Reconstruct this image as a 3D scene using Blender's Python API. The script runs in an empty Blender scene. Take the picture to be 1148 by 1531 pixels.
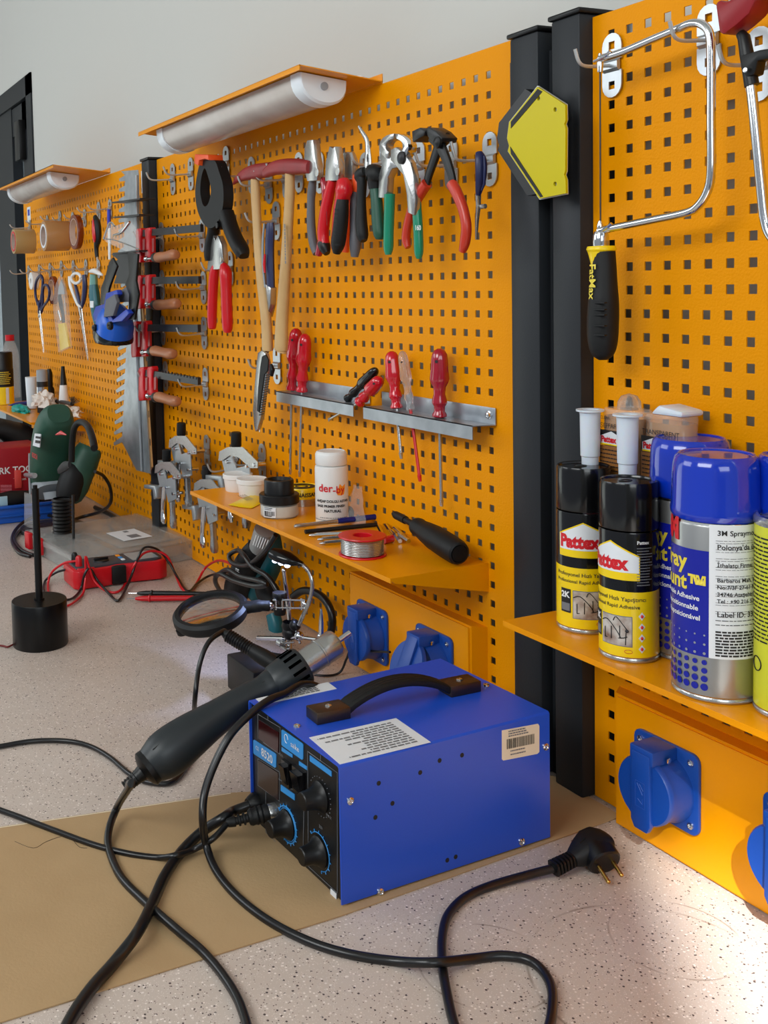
import bpy, bmesh, math, random
from math import sin, cos, pi, radians, sqrt, atan2
from mathutils import Vector as V, Matrix, noise
random.seed(7)
C = bpy.context.scene.collection
S = bpy.context.scene

# ------------------------------------------------------------------ camera
CAM = V((1.07588, -0.86382, 0.59783)); YAW, PIT, ROL = radians(66.6223), radians(3.5735), radians(-1.5138)
FPX, PX, PY = 1565.482, 303.935, 524.752
FW = V((-sin(YAW)*cos(PIT), cos(YAW)*cos(PIT), -sin(PIT)))
R0 = V((cos(YAW), sin(YAW), 0)); U0 = R0.cross(FW)
RT = R0*cos(ROL) + U0*sin(ROL); UP = -R0*sin(ROL) + U0*cos(ROL)
cam = bpy.data.objects.new('camera', bpy.data.cameras.new('camera')); C.objects.link(cam)
cam.matrix_world = Matrix(((RT.x, UP.x, -FW.x, CAM.x), (RT.y, UP.y, -FW.y, CAM.y), (RT.z, UP.z, -FW.z, CAM.z), (0, 0, 0, 1)))
cam.data.sensor_fit = 'AUTO'; cam.data.sensor_width = 36
cam.data.lens = FPX/1531*36
cam.data.shift_x = (574-PX)/1531; cam.data.shift_y = (PY-765.5)/1531
cam.data.clip_start = .01
S.camera = cam
S.view_settings.view_transform = 'Standard'; S.view_settings.look = 'None'
S.view_settings.gamma = 1; S.view_settings.use_curve_mapping = False
S.view_settings.exposure = 0.03

# ------------------------------------------------------------------ light
world = bpy.data.worlds.new('world'); S.world = world; world.use_nodes = True
bg = world.node_tree.nodes['Background']; bg.inputs[0].default_value = (.80, .88, 1, 1); bg.inputs[1].default_value = .36
def area(name, loc, target, sx, sy, power, col):
    l = bpy.data.lights.new(name, 'AREA'); l.shape = 'RECTANGLE'; l.size = sx; l.size_y = sy; l.energy = power; l.color = col
    o = bpy.data.objects.new(name, l); C.objects.link(o); o.location = loc
    o.rotation_euler = (V(target)-V(loc)).to_track_quat('-Z', 'Y').to_euler(); return o
area('daylight_windows', (.7, -2.8, 2.15), (-.3, 0, .75), 2.0, 1.3, 68, (.97, 1, .99))
area('fill_right', (3.4, -1.7, 1.5), (.3, -.35, .1), 1.6, 1.3, 26, (.90, .97, 1))  # added fill light, brightens the station's side and the cans from the right
area('daylight_far_windows', (-2.6, -3.0, 1.9), (-1.8, 0, .4), 2.2, 1.4, 34, (.93, .97, 1))
sl = bpy.data.lights.new('sun', 'SUN'); sl.energy = 11.5; sl.angle = radians(.9); sl.color = (.90, .99, 1)
so = bpy.data.objects.new('sun', sl); C.objects.link(so)
SUN = V((-.8, .6, -.79)).normalized()
so.rotation_euler = SUN.to_track_quat('-Z', 'Y').to_euler(); so.location = (4, -3, 4)

# ------------------------------------------------------------------ pixel -> point on a real plane of the place
def ray(x, y): return FW + RT*((x-PX)/FPX) + UP*((PY-y)/FPX)
def W(x, y, Y=0.0):
    d = ray(x, y); return CAM + d*((Y-CAM.y)/d.y)          # on the upright plane y = Y, parallel to the pegboards
def B(x, y, Z=0.0):
    d = ray(x, y); return CAM + d*((Z-CAM.z)/d.z)          # on the level plane z = Z
def D(x, y, X):
    d = ray(x, y); return CAM + d*((X-CAM.x)/d.x)          # on the plane x = X
def ppm(P): return FPX/((P-CAM).dot(FW))                   # pixels per metre there

# ------------------------------------------------------------------ materials
def lin(c):
    return tuple((x/12.92 if x <= .04045 else ((x+.055)/1.055)**2.4) for x in (v/255 for v in c)) + (1,)
def mat(name, col, rough=.5, metal=0, bump=None, var=None, **k):
    m = bpy.data.materials.new(name); m.use_nodes = True; nt = m.node_tree; p = nt.nodes['Principled BSDF']
    p.inputs['Base Color'].default_value = lin(col); p.inputs['Roughness'].default_value = rough; p.inputs['Metallic'].default_value = metal
    for kk, vv in k.items():
        n = {'trans': 'Transmission Weight', 'ior': 'IOR', 'coat': 'Coat Weight', 'alpha': 'Alpha', 'spec': 'Specular IOR Level', 'sss': 'Subsurface Weight'}[kk]
        p.inputs[n].default_value = vv
    tc = nt.nodes.new('ShaderNodeTexCoord')
    if var:   # (scale, amount, second colour)
        n = nt.nodes.new('ShaderNodeTexNoise'); n.inputs['Scale'].default_value = var[0]; n.inputs['Detail'].default_value = 4
        nt.links.new(tc.outputs['Object'], n.inputs['Vector'])
        mx = nt.nodes.new('ShaderNodeMix'); mx.data_type = 'RGBA'
        mr = nt.nodes.new('ShaderNodeMapRange'); mr.inputs[1].default_value = .35; mr.inputs[2].default_value = .7; mr.inputs[4].default_value = var[1]
        nt.links.new(n.outputs['Fac'], mr.inputs[0]); nt.links.new(mr.outputs[0], mx.inputs[0])
        mx.inputs[6].default_value = lin(col); mx.inputs[7].default_value = lin(var[2]); nt.links.new(mx.outputs[2], p.inputs['Base Color'])
    if bump:  # (scale, strength)
        n = nt.nodes.new('ShaderNodeTexNoise'); n.inputs['Scale'].default_value = bump[0]; n.inputs['Detail'].default_value = 2
        nt.links.new(tc.outputs['Object'], n.inputs['Vector'])
        b = nt.nodes.new('ShaderNodeBump'); b.inputs['Strength'].default_value = bump[1]; b.inputs['Distance'].default_value = .002
        nt.links.new(n.outputs['Fac'], b.inputs['Height']); nt.links.new(b.outputs[0], p.inputs['Normal'])
    return m
M = {}
M['orange'] = mat('orange_powder_coat', (230, 146, 0), .42, bump=(380, .26), spec=.08)
M['orange_smooth'] = mat('orange_powder_coat_smooth', (230, 146, 0), .28, bump=(300, .04), spec=.25)
M['wall'] = mat('painted_plaster', (196, 196, 191), .8, bump=(60, .08), var=(1.2, .3, (196, 192, 186)))
M['anthracite'] = mat('anthracite_steel', (34, 37, 41), .45, bump=(500, .05), spec=.3)
M['black'] = mat('black_plastic', (14, 14, 15), .38, spec=.35)
M['blackgloss'] = mat('glossy_black_plastic', (12, 12, 14), .16)
M['blackmatt'] = mat('matt_black_rubber', (15, 16, 17), .55, spec=.35)
M['cable'] = mat('black_cable', (18, 18, 20), .3)
M['panelblack'] = mat('matt_black_panel', (11, 12, 14), .4)
M['gunblack'] = mat('blue_black_plastic', (30, 36, 40), .42)
M['zinc'] = mat('zinc_plate', (182, 187, 190), .3, .7, var=(60, .5, (160, 166, 170)))
M['galv'] = mat('galvanised_sheet', (176, 181, 186), .34, .75, var=(35, .6, (135, 140, 146)))
M['chrome'] = mat('chrome', (215, 217, 220), .12, 1)
M['steel'] = mat('brushed_steel', (182, 182, 180), .25, .85, bump=(200, .1))
M['darksteel'] = mat('dark_steel', (50, 50, 52), .4, .6)
M['bronze'] = mat('bronzed_steel', (88, 76, 66), .35, .9)
M['brass'] = mat('brass', (205, 165, 85), .25, 1)
M['wood'] = mat('ash_wood', (202, 166, 112), .5, var=(9, .8, (176, 136, 84)))
M['wood2'] = mat('varnished_beech', (176, 112, 72), .4, var=(30, .6, (150, 92, 58)))
M['redpaint'] = mat('dull_red_paint', (150, 40, 42), .45, var=(30, .6, (120, 34, 38)))
M['red'] = mat('red_plastic', (200, 16, 30), .3)
M['redclear'] = mat('red_acetate', (196, 8, 34), .12, coat=.5)
M['darkred'] = mat('dark_red_acetate', (160, 12, 40), .15, coat=.5)
M['redorange'] = mat('orange_red_dipped_vinyl', (188, 48, 26), .3)
M['orangeplastic'] = mat('orange_plastic', (232, 84, 26), .4)
M['grey'] = mat('grey_rubber', (92, 92, 98), .55)
M['lightgrey'] = mat('light_grey_plastic', (150, 156, 162), .45)
M['green'] = mat('green_plastic', (16, 130, 98), .25)
M['darkgreen'] = mat('dark_green_plastic', (18, 74, 56), .45)
M['olivegreen'] = mat('workshop_green_plastic', (38, 78, 62), .5)
M['teal'] = mat('teal_plastic', (0, 92, 104), .4)
M['tealglove'] = mat('teal_nitrile', (0, 150, 140), .4)
M['navy'] = mat('navy_plastic', (22, 30, 76), .4)
M['blue'] = mat('blue_plastic', (14, 88, 196), .3)
M['socketblue'] = mat('socket_blue_plastic', (14, 66, 150), .38, bump=(300, .04))
M['boxblue'] = mat('blue_enamel', (30, 80, 200), .36, bump=(700, .05))
M['capblue'] = mat('royal_blue_cap', (8, 48, 178), .12, coat=.6)
M['canblue'] = mat('royal_blue_print', (18, 28, 150), .25)
M['printblue'] = mat('sky_blue_print', (48, 140, 210), .4)
M['yellow'] = mat('yellow_print', (240, 205, 10), .25)
M['yellowlime'] = mat('yellow_lacquer', (196, 180, 0), .32, spec=.2)
M['palelime'] = mat('yellow_can', (205, 205, 40), .3)
M['white'] = mat('white_plastic', (226, 226, 224), .4)
M['whitegloss'] = mat('white_lamp_plastic', (225, 232, 238), .3)
M['milky'] = mat('milky_polyethylene', (215, 222, 232), .35, sss=.2, alpha=.93)
M['label'] = mat('white_label', (222, 226, 230), .5)
M['cream'] = mat('cream_label', (232, 218, 190), .5)
M['ink'] = mat('black_ink', (20, 20, 22), .6)
M['inkgrey'] = mat('grey_ink', (110, 112, 116), .6)
M['inkred'] = mat('red_ink', (205, 18, 32), .4)
M['inkyellow'] = mat('yellow_ink', (228, 205, 60), .4)
M['inkwhite'] = mat('white_ink', (225, 225, 225), .5)
M['inkorange'] = mat('orange_ink', (245, 150, 30), .5)
M['inkblue'] = mat('blue_ink', (24, 44, 170), .5)
M['cardboard'] = mat('tape_core_card', (190, 170, 160), .8)
M['tape'] = mat('tan_packing_tape', (178, 132, 84), .2)
M['tape2'] = mat('beige_packing_tape', (176, 146, 96), .2)
M['amber'] = mat('amber_film', (120, 48, 14), .15)
M['kraft'] = mat('kraft_board', (178, 148, 108), .75, var=(14, .5, (166, 136, 96)), bump=(400, .1))
M['cloth'] = mat('off_white_cloth', (225, 214, 204), .9, bump=(300, .5))
M['wire'] = mat('zinc_wire', (190, 192, 192), .35, .6)
M['film'] = mat('thin_clear_film', (235, 232, 228), .1, alpha=.2)
M['clear'] = mat('clear_plastic', (240, 244, 246), .06, trans=.85, ior=1.3, alpha=.75)
M['cleargrey'] = mat('clear_box_plastic', (215, 215, 212), .15, trans=.5, ior=1.3, alpha=.42)
M['glass'] = mat('glass', (250, 250, 250), .02, trans=1, ior=1.45)
M['paneglass'] = mat('window_glass', (205, 220, 226), .06, trans=.3, alpha=.6)
M['powder'] = mat('white_powder', (226, 220, 205), .9)
M['amberglue'] = mat('amber_adhesive', (176, 118, 40), .2, coat=.4)
M['display'] = mat('dark_red_display', (52, 14, 18), .12)
M['display2'] = mat('dark_brown_display', (52, 38, 36), .2)
M['housepic'] = mat('house_picture_print', (196, 190, 182), .4, var=(70, 1, (120, 84, 66)))
M['diffuser'] = mat('frosted_lamp_diffuser', (205, 198, 192), .22, alpha=.9, var=(14, .5, (176, 160, 150)))
M['redcase'] = mat('red_case_plastic', (158, 16, 32), .45)
M['bluetray'] = mat('blue_tray_plastic', (12, 80, 176), .4)
M['floormat'] = mat('grey_floor', (120, 118, 116), .7)
def emat(name, col, strength):
    m = mat(name, col, .4); p = m.node_tree.nodes['Principled BSDF']
    p.inputs['Emission Color'].default_value = lin(col); p.inputs['Emission Strength'].default_value = strength; return m
M['led'] = emat('lit_led', (214, 232, 255), 6)

def bench_mat():   # terrazzo-look laminate: pale pinkish grey with fine dark and white chips
    m = mat('speckled_laminate', (190, 180, 174), .38); nt = m.node_tree; p = nt.nodes['Principled BSDF']; N = nt.nodes; L = nt.links
    tc = N.new('ShaderNodeTexCoord')
    base = N.new('ShaderNodeTexNoise'); base.inputs['Scale'].default_value = 7; L.new(tc.outputs['Object'], base.inputs['Vector'])
    mx = N.new('ShaderNodeMix'); mx.data_type = 'RGBA'; mx.inputs[6].default_value = lin((200, 187, 178)); mx.inputs[7].default_value = lin((186, 170, 158))
    L.new(base.outputs['Fac'], mx.inputs[0]); last = mx.outputs[2]
    for sc, thr, col, sel in ((260, .30, (70, 58, 58), .86), (420, .28, (110, 92, 86), .80), (300, .32, (226, 214, 206), .74), (640, .33, (210, 198, 190), .6)):
        v = N.new('ShaderNodeTexVoronoi'); v.inputs['Scale'].default_value = sc; L.new(tc.outputs['Object'], v.inputs['Vector'])
        ns = N.new('ShaderNodeMath'); ns.operation = 'LESS_THAN'; ns.inputs[1].default_value = thr; L.new(v.outputs['Distance'], ns.inputs[0])
        sp = N.new('ShaderNodeSeparateColor'); L.new(v.outputs['Color'], sp.inputs[0])
        gt = N.new('ShaderNodeMath'); gt.operation = 'GREATER_THAN'; gt.inputs[1].default_value = sel; L.new(sp.outputs[0], gt.inputs[0])
        mu = N.new('ShaderNodeMath'); mu.operation = 'MULTIPLY'; L.new(ns.outputs[0], mu.inputs[0]); L.new(gt.outputs[0], mu.inputs[1])
        m2 = N.new('ShaderNodeMix'); m2.data_type = 'RGBA'; m2.inputs[7].default_value = lin(col); L.new(mu.outputs[0], m2.inputs[0]); L.new(last, m2.inputs[6]); last = m2.outputs[2]
    # faint curved scuff rings
    for cx, cy, rx, th in ((.363, -.302, .059, .0014), (.443, -.183, .109, .0020), (.406, -.126, .057, .0014)):
        g = N.new('ShaderNodeVectorMath'); g.operation = 'DISTANCE'; L.new(tc.outputs['Object'], g.inputs[0]); g.inputs[1].default_value = (cx+.7, cy+.38, .03)
        a = N.new('ShaderNodeMath'); a.operation = 'SUBTRACT'; a.inputs[1].default_value = rx; L.new(g.outputs['Value'], a.inputs[0])
        ab = N.new('ShaderNodeMath'); ab.operation = 'ABSOLUTE'; L.new(a.outputs[0], ab.inputs[0])
        mr = N.new('ShaderNodeMapRange'); mr.inputs[1].default_value = 0; mr.inputs[2].default_value = th; mr.inputs[3].default_value = .6; mr.inputs[4].default_value = 0; L.new(ab.outputs[0], mr.inputs[0])
        nz = N.new('ShaderNodeTexNoise'); nz.inputs['Scale'].default_value = 22; L.new(tc.outputs['Object'], nz.inputs['Vector'])
        n2 = N.new('ShaderNodeMapRange'); n2.inputs[1].default_value = .42; n2.inputs[2].default_value = .62; L.new(nz.outputs['Fac'], n2.inputs[0])
        mu = N.new('ShaderNodeMath'); mu.operation = 'MULTIPLY'; L.new(mr.outputs[0], mu.inputs[0]); L.new(n2.outputs[0], mu.inputs[1])
        m2 = N.new('ShaderNodeMix'); m2.data_type = 'RGBA'; m2.inputs[7].default_value = lin((96, 74, 56)); L.new(mu.outputs[0], m2.inputs[0]); L.new(last, m2.inputs[6]); last = m2.outputs[2]
    L.new(last, p.inputs['Base Color'])
    b = N.new('ShaderNodeBump'); b.inputs['Strength'].default_value = .08; b.inputs['Distance'].default_value = .001
    nz = N.new('ShaderNodeTexNoise'); nz.inputs['Scale'].default_value = 500; L.new(tc.outputs['Object'], nz.inputs['Vector']); L.new(nz.outputs['Fac'], b.inputs['Height']); L.new(b.outputs[0], p.inputs['Normal'])
    return m
M['bench'] = bench_mat()

# ------------------------------------------------------------------ mesh helpers (all in place coordinates)
class G:
    """collects shapes; becomes ONE mesh object"""
    def __init__(s): s.b = bmesh.new()
    def ring(s, pts): return [s.b.verts.new(p) for p in pts]
    def bridge(s, r1, r2, close=True):
        n = len(r1)
        for i in range(n if close else n-1):
            j = (i+1) % n
            try: s.b.faces.new((r1[i], r1[j], r2[j], r2[i]))
            except ValueError: pass
    def cap(s, r):
        try: s.b.faces.new(r)
        except ValueError: pass
    def box(s, a, b, bev=0, rot=None, at=None):
        a, b = V(a), V(b); g = bmesh.new(); bmesh.ops.create_cube(g, size=1)
        bmesh.ops.scale(g, vec=(abs(b.x-a.x), abs(b.y-a.y), abs(b.z-a.z)), verts=g.verts)
        if bev: bmesh.ops.bevel(g, geom=g.edges[:], offset=bev, segments=2, profile=.5, affect='EDGES')
        bmesh.ops.translate(g, vec=(a+b)/2, verts=g.verts)
        if rot is not None: bmesh.ops.rotate(g, cent=at if at is not None else (a+b)/2, matrix=rot, verts=g.verts)
        s.add(g); return s
    def add(s, g, mtx=None):
        if mtx is not None: bmesh.ops.transform(g, matrix=mtx, verts=g.verts)
        mp = {v: s.b.verts.new(v.co) for v in g.verts}
        for f in g.faces:
            try: s.b.faces.new([mp[v] for v in f.verts])
            except ValueError: pass
        g.free(); return s
    def lathe(s, prof, base, axis=(0, 0, 1), n=32, wob=None):
        base = V(base); ax = V(axis).normalized(); t = V((1, 0, 0)) if abs(ax.x) < .9 else V((0, 1, 0))
        a = ax.cross(t).normalized(); c = ax.cross(a); prev = None
        for r, z in prof:
            o = base + ax*z
            if r <= 1e-6: cur = [s.b.verts.new(o)]
            else: cur = s.ring([o + (a*cos(2*pi*i/n) + c*sin(2*pi*i/n))*r*(wob(i/n, z) if wob else 1) for i in range(n)])
            if prev is not None:
                if len(prev) == 1 and len(cur) > 1:
                    for i in range(n): s.b.faces.new((prev[0], cur[i], cur[(i+1) % n]))
                elif len(cur) == 1 and len(prev) > 1:
                    for i in range(n): s.b.faces.new((prev[(i+1) % n], prev[i], cur[0]))
                elif len(cur) > 1: s.bridge(prev, cur)
            prev = cur
        return s
    def loft(s, path, rad, ref=(0, 1, 0), n=14, caps=True, sq=2.0):
        """rad: list of r or (a, b); b is the half size along ref"""
        P = [V(p) for p in path]; ref = V(ref); rings = []
        for i, p in enumerate(P):
            t = (P[min(i+1, len(P)-1)] - P[max(i-1, 0)])
            if t.length < 1e-9: t = V((0, 0, 1))
            t.normalize(); a = t.cross(ref)
            if a.length < 1e-3: a = t.cross(V((.31, .2, .9)))
            a.normalize(); b = a.cross(t).normalized()
            ra, rb = rad[i] if isinstance(rad[i], (tuple, list)) else (rad[i], rad[i])
            pts = []
            for k in range(n):
                q = 2*pi*k/n; cx, sx = cos(q), sin(q)
                cx = math.copysign(abs(cx)**(2/sq), cx); sx = math.copysign(abs(sx)**(2/sq), sx)
                pts.append(p + a*cx*ra + b*sx*rb)
            rings.append(s.ring(pts))
        for r1, r2 in zip(rings, rings[1:]): s.bridge(r1, r2)
        if caps: s.cap(rings[0][::-1]); s.cap(rings[-1])
        return s
    def tube(s, pts, r, n=10, sm=0, closed=False, caps=True):
        P = smooth(pts, sm, closed) if sm else [V(p) for p in pts]
        m = len(P); up = None; rings = []
        for i, p in enumerate(P):
            t = (P[(i+1) % m]-P[i-1]) if closed else (P[min(i+1, m-1)]-P[max(i-1, 0)])
            t.normalize()
            if up is None:
                up = t.cross(V((.13, .27, .95)))
                if up.length < .05: up = t.cross(V((1, 0, 0)))
            up = (up - t*up.dot(t)).normalized(); c = t.cross(up)
            rr = r if not isinstance(r, (list, tuple)) else r[min(len(r)-1, int(i/(m-1)*(len(r)-1)+.5))]
            rings.append(s.ring([p + (up*cos(2*pi*k/n)+c*sin(2*pi*k/n))*rr for k in range(n)]))
        for r1, r2 in zip(rings, rings[1:]): s.bridge(r1, r2)
        if closed: s.bridge(rings[-1], rings[0])
        elif caps: s.cap(rings[0][::-1]); s.cap(rings[-1])
        return s
    def plate(s, outline, vec, holes=(), bev=0):
        """flat outline (3D points) with holes, given thickness vec"""
        g = bmesh.new(); edges = []
        for loop in [outline]+list(holes):
            vs = [g.verts.new(p) for p in loop]
            for i in range(len(vs)): edges.append(g.edges.new((vs[i], vs[(i+1) % len(vs)])))
        if holes: bmesh.ops.triangle_fill(g, edges=edges, use_beauty=True)
        else: g.faces.new(g.verts[:])
        r = bmesh.ops.extrude_face_region(g, geom=g.faces[:]+g.edges[:])
        vs = [e for e in r['geom'] if isinstance(e, bmesh.types.BMVert)]
        bmesh.ops.translate(g, vec=V(vec), verts=vs)
        bmesh.ops.recalc_face_normals(g, faces=g.faces[:])
        if bev and not holes:
            es = [e for e in g.edges if len(e.link_faces) == 2 and e.calc_face_angle(0) > .4]
            bmesh.ops.bevel(g, geom=es, offset=bev, segments=2, profile=.5, affect='EDGES')
        s.add(g); return s
    def ball(s, c, r, sc=(1, 1, 1), seg=16):
        g = bmesh.new(); bmesh.ops.create_uvsphere(g, u_segments=seg, v_segments=max(6, seg//2), radius=1)
        for v in g.verts: v.co = V((v.co.x*r*sc[0], v.co.y*r*sc[1], v.co.z*r*sc[2])) + V(c)
        s.add(g); return s
def smooth(pts, k=6, closed=False):
    P = [V(p) for p in pts]; n = len(P); out = []
    for i in range(n if closed else n-1):
        p0 = P[(i-1) % n] if closed else P[max(i-1, 0)]; p1 = P[i]; p2 = P[(i+1) % n]; p3 = P[(i+2) % n] if closed else P[min(i+2, n-1)]
        for j in range(k):
            t = j/k; out.append(.5*((2*p1)+(p2-p0)*t+(2*p0-5*p1+4*p2-p3)*t*t+(3*p1-p0-3*p2+p3)*t**3))
    if not closed: out.append(P[-1])
    return out
LOC = {}
def finish(me, name, m, parent=None, sm=35, smooth_all=True):
    bm_ = bmesh.new(); bm_.from_mesh(me); bmesh.ops.recalc_face_normals(bm_, faces=bm_.faces[:]); bm_.to_mesh(me); bm_.free()
    for p in me.polygons: p.use_smooth = smooth_all
    if smooth_all: me.set_sharp_from_angle(angle=radians(sm))
    xs = [v.co for v in me.vertices]
    if parent is None:
        lo = V((min(c[i] for c in xs) for i in range(3))); hi = V((max(c[i] for c in xs) for i in range(3)))
        base = V(((lo.x+hi.x)/2, (lo.y+hi.y)/2, lo.z))
    else: base = LOC[parent.name]
    me.transform(Matrix.Translation(-base))
    o = bpy.data.objects.new(name, me); C.objects.link(o); me.materials.append(M[m] if isinstance(m, str) else m)
    if parent is None: o.location = base
    else: o.parent = parent
    LOC[o.name] = base.copy(); return o
def ob(name, g, m, parent=None, sm=35, label=None):
    me = bpy.data.meshes.new(name); g.b.to_mesh(me); g.b.free(); me.name = name
    o = finish(me, name, m, parent, sm)
    if label: o['label'] = label
    return o
def tag(o, label, cat, group=None, kind=None):
    o['label'] = label; o['category'] = cat
    if group: o['group'] = group
    if kind: o['kind'] = kind
    return o
def thing(name, loc, label, cat, group=None):
    o = bpy.data.objects.new(name, None); C.objects.link(o); o.location = loc; o.empty_display_size = .02
    LOC[o.name] = V(loc); return tag(o, label, cat, group)
def struct(name, g, m):
    o = ob(name, g, m); o['kind'] = 'structure'; return o
# writing: flat glyph meshes carried onto a surface by fn(u, v) -> point
def writing(name, text, size, fn, m, parent, bold=0.0, align='LEFT', sx=1.0, spacing=1.0):
    cu = bpy.data.curves.new('t', 'FONT'); cu.body = text; cu.size = size; cu.offset = bold*size; cu.align_x = align; cu.fill_mode = 'FRONT'
    cu.space_line = spacing; cu.resolution_u = 3
    to = bpy.data.objects.new('t', cu); C.objects.link(to); bpy.context.view_layer.update()
    me = bpy.data.meshes.new_from_object(to.evaluated_get(bpy.context.evaluated_depsgraph_get()))
    bpy.data.objects.remove(to); bpy.data.curves.remove(cu)
    for v in me.vertices: v.co = fn(v.co.x*sx, v.co.y)
    me.materials.clear()
    base = LOC[parent.name]; me.transform(Matrix.Translation(-base)); me.name = name
    o = bpy.data.objects.new(name, me); C.objects.link(o); me.materials.append(M[m]); o.parent = parent; LOC[o.name] = base.copy(); return o
def flat(o, u, v, n, lift=.0004):
    o, u, v, n = V(o), V(u).normalized(), V(v).normalized(), V(n).normalized()
    return lambda a, b: o + u*a + v*b + n*lift
def lines_of_print(g, fn, x0, x1, y0, y1, rows, h, rnd=.3, words=True):
    """rows of tiny printed words too small to read in the photo"""
    for i in range(rows):
        y = y0 + (y1-y0)*(i+.5)/rows; x = x0; end = x1 - (x1-x0)*rnd*random.random()
        while x < end:
            wlen = (x1-x0)*random.uniform(.04, .11) if words else end-x
            xe = min(x+wlen, end); k = 3
            a = [fn(x+(xe-x)*j/k, y) for j in range(k+1)]; b = [fn(x+(xe-x)*j/k, y+h) for j in range(k+1)]
            ra, rb = g.ring(a), g.ring(b)
            for j in range(k): g.b.faces.new((ra[j], ra[j+1], rb[j+1], rb[j]))
            x = xe + (x1-x0)*.015
def patch(g, fn, x0, x1, y0, y1, nx=12, ny=1, round_=0):
    R = [g.ring([fn(x0+(x1-x0)*i/nx, y0+(y1-y0)*j/ny) for i in range(nx+1)]) for j in range(ny+1)]
    for j in range(ny): g.bridge(R[j], R[j+1], close=False)
    return g

# =================================================================== SETTING
WY = .06                                   # plaster wall behind the pegboards
g = G(); wx0, wx1, wz0, wz1 = -3.75, -2.475, -.55, 1.34       # window opening
g.box((-5.2, WY, -.9), (wx0, WY+.2, 2.4)); g.box((wx1, WY, -.9), (2.2, WY+.2, 2.4))
g.box((wx0, WY, wz1), (wx1, WY+.2, 2.4)); g.box((wx0, WY, -.9), (wx1, WY+.2, wz0)); struct('wall_back', g, 'wall')
g = G(); g.box((-5.2, -3.2, 2.4), (2.2, WY+.2, 2.5)); struct('ceiling', g, 'wall')
g = G(); g.box((-5.2, -3.6, -1.0), (6.5, WY+.2, -.9)); struct('floor', g, 'floormat')
g = G(); g.box((-5.3, -3.6, -.9), (-5.2, WY+.2, 2.4)); struct('wall_left', g, 'wall')
# unseen partial wall added to block the sun; its opening shapes the bench patch
g = G(); fy = -3.0; ox0, ox1, oz0, oz1 = 4.255, 5.7, 1.9, 4.09
g.box((2.4, fy-.1, -.9), (ox0, fy, 5.4)); g.box((ox1, fy-.1, -.9), (6.5, fy, 5.4)); g.box((ox0, fy-.1, oz1), (ox1, fy, 5.4)); g.box((ox0, fy-.1, -.9), (ox1, fy, oz0))
struct('wall_sun_mask', g, 'wall')
# left window: dark aluminium frame and sash with glass
def frame_ring(g, x0, x1, z0, z1, wd, y0, y1):
    g.box((x0, y0, z0), (x0+wd, y1, z1)).box((x1-wd, y0, z0), (x1, y1, z1)).box((x0, y0, z1-wd), (x1, y1, z1)).box((x0, y0, z0), (x1, y1, z0+wd))
g = G(); frame_ring(g, wx0, wx1, wz0, wz1, .07, WY-.006, WY+.09); wf = struct('window_1', g, 'anthracite')
g = G(); frame_ring(g, wx0+.075, wx1-.075, wz0+.075, wz1-.075, .10, WY+.005, WY+.075); ob('window_sash', g, 'anthracite', wf)
g = G(); frame_ring(g, wx0+.17, wx1-.17, wz0+.17, wz1-.17, .02, WY+.012, WY+.06); ob('glazing_gasket', g, 'black', wf)
g = G(); g.box((-3.08, WY+.002, wz0+.07), (-2.80, WY+.08, wz1-.07)); ob('mullion', g, 'anthracite', wf)
g = G(); g.box((wx0+.17, WY+.04, wz0+.17), (wx1-.17, WY+.046, wz1-.17)); ob('window_pane', g, 'paneglass', wf)
g = G(); g.box((wx1-.20, WY-.02, 1.06), (wx1-.13, WY+.01, 1.2), .004); g.box((wx1-.19, WY-.015, -.3), (wx1-.14, WY+.01, -.2), .004); ob('window_hinge', g, 'black', wf)

# workbench
t = thing('workbench', (-.7, -.38, -.03), 'long workbench with a speckled pinkish grey laminate top along the pegboards', 'workbench')
g = G(); g.box((-2.6, -.78, -.03), (1.3, 0.012, 0), .002); ob('bench_top', g, 'bench', t)
for x in (-2.4, -.7, 1.1):
    for y in (-.7, -.06):
        g = G(); g.box((x-.03, y-.03, -.9), (x+.03, y+.03, -.03), .003); ob('leg', g, 'anthracite', t)
g = G(); g.box((-2.38, -.72, -.1), (1.1, -.68, -.03)); g.box((-2.38, -.08, -.1), (1.1, -.04, -.03)); ob('bench_frame', g, 'anthracite', t)

# pegboard panels: sheet metal with real square holes
Z0 = .577; HP = .025; HS = .0092
def holed(x0, x1, z0, z1, cols, rows, skip=()):
    g = bmesh.new()
    xs = sorted([x0, x1]+[c+s*HS/2 for c in cols for s in (-1, 1)]); zs = sorted([z0, z1]+[r+s*HS/2 for r in rows for s in (-1, 1)])
    cx = {round(c-HS/2, 6) for c in cols}; rz = {round(r-HS/2, 6) for r in rows}
    vs = [[g.verts.new((x, 0, z)) for x in xs] for z in zs]
    for j in range(len(zs)-1):
        for i in range(len(xs)-1):
            if round(xs[i], 6) in cx and round(zs[j], 6) in rz: continue
            g.faces.new((vs[j][i], vs[j][i+1], vs[j+1][i+1], vs[j+1][i]))
    r = bmesh.ops.extrude_face_region(g, geom=g.faces[:])
    bmesh.ops.translate(g, vec=(0, .0016, 0), verts=[e for e in r['geom'] if isinstance(e, bmesh.types.BMVert)])
    return g
def pegboard(x0, x1, cu, cl, dz, ztop, label):
    t = thing('pegboard', ((x0+x1)/2, 0, 0), label, 'pegboard')
    zs = Z0+dz-HP/2
    g = G(); g.add(holed(x0, x1, zs, ztop, cu, [Z0+dz+j*HP for j in range(0, 12) if Z0+dz+j*HP < ztop-.012])); g.box((x0, .0016, ztop-.0016), (x1, .02, ztop)); ob('upper_sheet', g, 'orange', t)
    g = G(); g.add(holed(x0, x1, .002, zs, cl, [Z0+dz-j*HP for j in range(1, 23)])); ob('lower_sheet', g, 'orange', t)
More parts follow.
